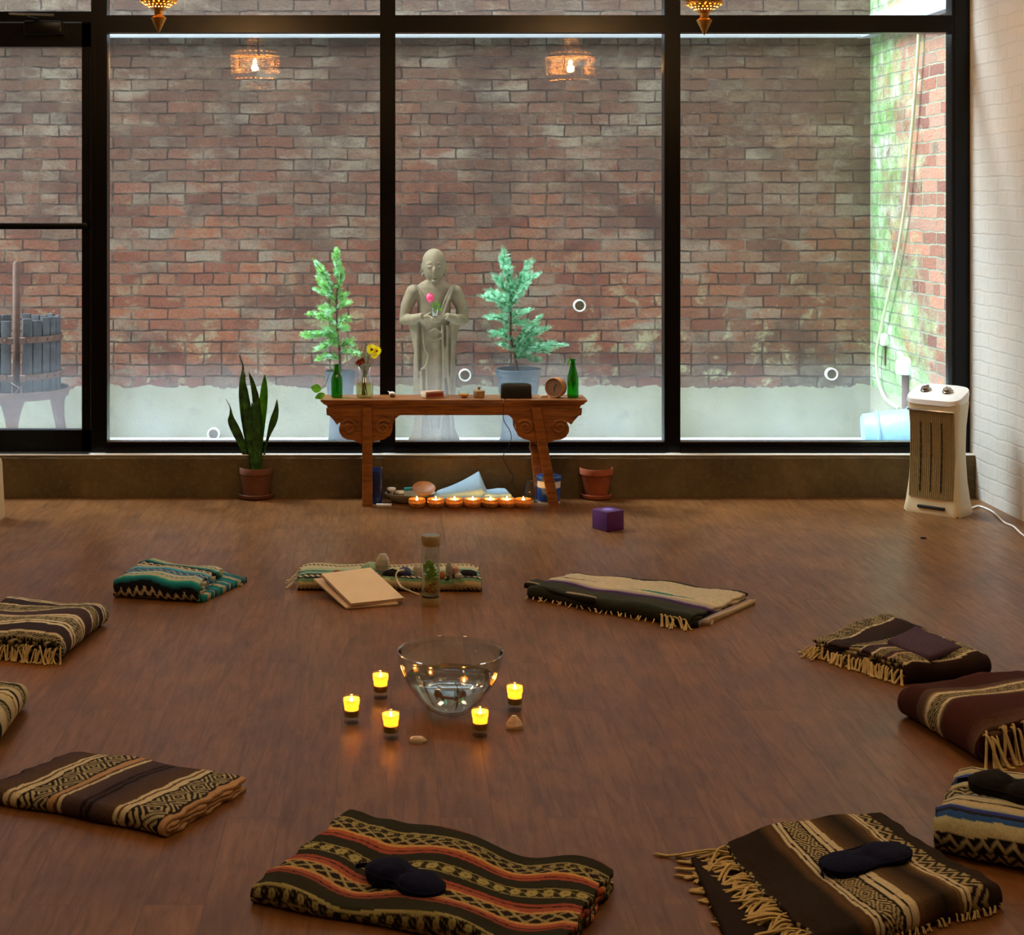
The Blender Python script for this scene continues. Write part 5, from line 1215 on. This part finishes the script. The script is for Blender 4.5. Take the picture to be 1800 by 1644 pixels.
# glass tea bottle
p = P(757, 1063); r = empty('tea_bottle', p, 0, 'glass tea bottle with bronze cap holding green leaves, centre back', 'bottle')
kk = F/p.y; Rb = 16.5/kk; z_ = lambda py: (p.z+(1066-py)/kk)
MB().lathe([(0, 0), (Rb*.98, 0), (Rb, .003), (Rb, .026), (Rb*.97, .028)], 36).build('base_cap', M['metal'], r)
MB().lathe([(Rb*.95, .0275), (Rb, .034), (Rb, .205), (Rb*.94, .213), (Rb*.94, .214), (Rb*.86, .205), (Rb*.86, .036), (Rb*.6, .033), (0, .033)], 36).build('glass', M['vessel'], r)
MB().lathe([(0, .037), (Rb*.8, .037), (Rb*.82, .045), (Rb*.82, .10), (0, .10)], 32).build('tea', thin_glass('pale_tea', (.80, .80, .45), refl=.6), r)
MB().lathe([(Rb*.98, .212), (Rb*1.02, .216), (Rb*1.02, .243), (Rb*.97, .248), (0, .248)], 36).build('cap', M['metal'], r)
MB().lathe([(Rb*.93, .2482), (Rb*.9, .2495), (0, .2497)], 30).build('cap_top', M['steel'], r)
m = MB(); rng = random.Random(31)
for q_ in range(42):
    a = rng.uniform(0, 6.28); rad = rng.uniform(0, Rb*.62); c = Vector((rad*math.cos(a), rad*math.sin(a), rng.uniform(.095, .15)))
    leafm(m, c, c+Vector((rng.uniform(-.014, .014), rng.uniform(-.012, .012), rng.uniform(-.012, .016))), .009, Vector((rng.uniform(-.5, .5), -1, rng.uniform(-.5, .5))).normalized())
m.build('herb_leaves', M['leaf'], r, False)
m = MB()
for q_ in range(12):
    a = rng.uniform(0, 6.28); rad = rng.uniform(0, Rb*.6); c = Vector((rad*math.cos(a), rad*math.sin(a), rng.uniform(.042, .075))); m.ell(c, .007, .006, .004, 8, 5, Matrix.Rotation(rng.uniform(0, 3), 4, 'X'))
m.build('tea_flowers', M['rust'], r)
# crystals and pouches
def rock(name, label, px, py, w, d, h, mat, cat='crystal', grp='stones and pouches on the mint blanket', seed=1, n=7, z=zb, spike=.3):
    rg = random.Random(seed); pts = [((w/2)*math.cos(2*math.pi*i/n)*rg.uniform(.8, 1.1), (d/2)*math.sin(2*math.pi*i/n)*rg.uniform(.8, 1.1)) for i in range(n)]
    return crystal(name, label, on(px, py, z), pts, [(0, .8), (h*.35, 1.0), (h*.7, .85), (h, spike)], mat=mat, cat=cat, grp=grp)
M['milky'] = simple('milky_quartz', '#b4b1a0', .25, .2, 30, .3, Subsurface_Weight=.4, Subsurface_Scale=.02)
M['mintcloth'] = simple('mint_cloth', '#8fb096', .9, .12, 40, .4); M['indigo'] = simple('indigo_stone', '#14184a', .4, .3, 40, .3)
M['greyst'] = simple('grey_crystal', '#8e9084', .3, .25, 30, .4); M['amberst'] = simple('amber_stone', '#a8641e', .35, .2, 30, .2); M['roseq'] = simple('rose_quartz', '#b98a78', .3, .2, 30, .2)
def pouch(label, px, py, w, d, h, mat, seed):
    c = on(px, py, .048); r = empty('cloth_pouch', c, 0, label, 'pouch', 'stones and pouches on the mint blanket'); rg = random.Random(seed); R = []
    for u in np.linspace(0, 1, 9):
        s_ = math.sqrt(max(.02, 1-u*u)); R.append([Vector((w/2*s_*math.cos(a)*(1+.08*math.sin(5*a+seed+3*u)), d/2*s_*math.sin(a)*(1+.1*math.sin(4*a+seed)), h*u*(1+.08*math.sin(3*a+seed)))) for a in np.linspace(0, 2*math.pi, 29)[:-1]])
    MB().loft(R, True, True).build('pouch', M[mat], r); return r
rock('crystal', 'large milky quartz point standing at the back of the mint blanket', 674, 1003, .062, .05, .062, 'milky', seed=4, spike=.45)
pouch('mint cloth pouch left of the milky quartz', 652, 1001, .075, .05, .028, 'mintcloth', 2)
pouch('black pouch right of the milky quartz', 690, 1012, .075, .05, .024, 'blackfab', 3)
pouch('navy pouch between the black pouch and tea bottle', 712, 1010, .055, .05, .028, 'indigo', 5)
rock('pyramid_stone', 'white pyramid stone just left of the tea bottle', 733, 1012, .040, .04, .045, 'milky', cat='stone', seed=6, n=4, spike=.12)
rock('crystal', 'grey pointed crystal just right of the tea bottle', 789, 1012, .035, .03, .05, 'greyst', seed=7)
rock('crystal', 'small amber stone right of the tea bottle', 778, 1016, .026, .02, .026, 'amberst', seed=8)
rock('crystal', 'rose-tinted crystal beside the grey pointed crystal', 800, 1010, .034, .03, .034, 'roseq', seed=9)
rock('crystal', 'small grey crystal at the front right of the mint blanket', 806, 1018, .030, .03, .024, 'greyst', seed=10)
pouch('black pouch at the right end of the mint blanket', 822, 1012, .070, .05, .020, 'blackfab', 6)
rock('crystal', 'small tan stone on the left of the mint blanket', 572, 1016, .05, .02, .014, 'roseq', seed=12)
rock('crystal', 'small amber cube stone on the left of the mint blanket', 591, 1010, .022, .02, .016, 'amberst', seed=13, n=4, spike=.9)
m = MB(); m.tube(bez([on(709, 1002, .075), on(700, 1004, .085), on(696, 1012, .07), on(699, 1022, .052), on(706, 1032, .05), on(722, 1040, .03), on(737, 1046, .012)], 6), .0035, 6)
tag(m.build('braided_cord', M['fringew']), 'pale braided cord trailing over the mint blanket towards the tea bottle', 'cord')
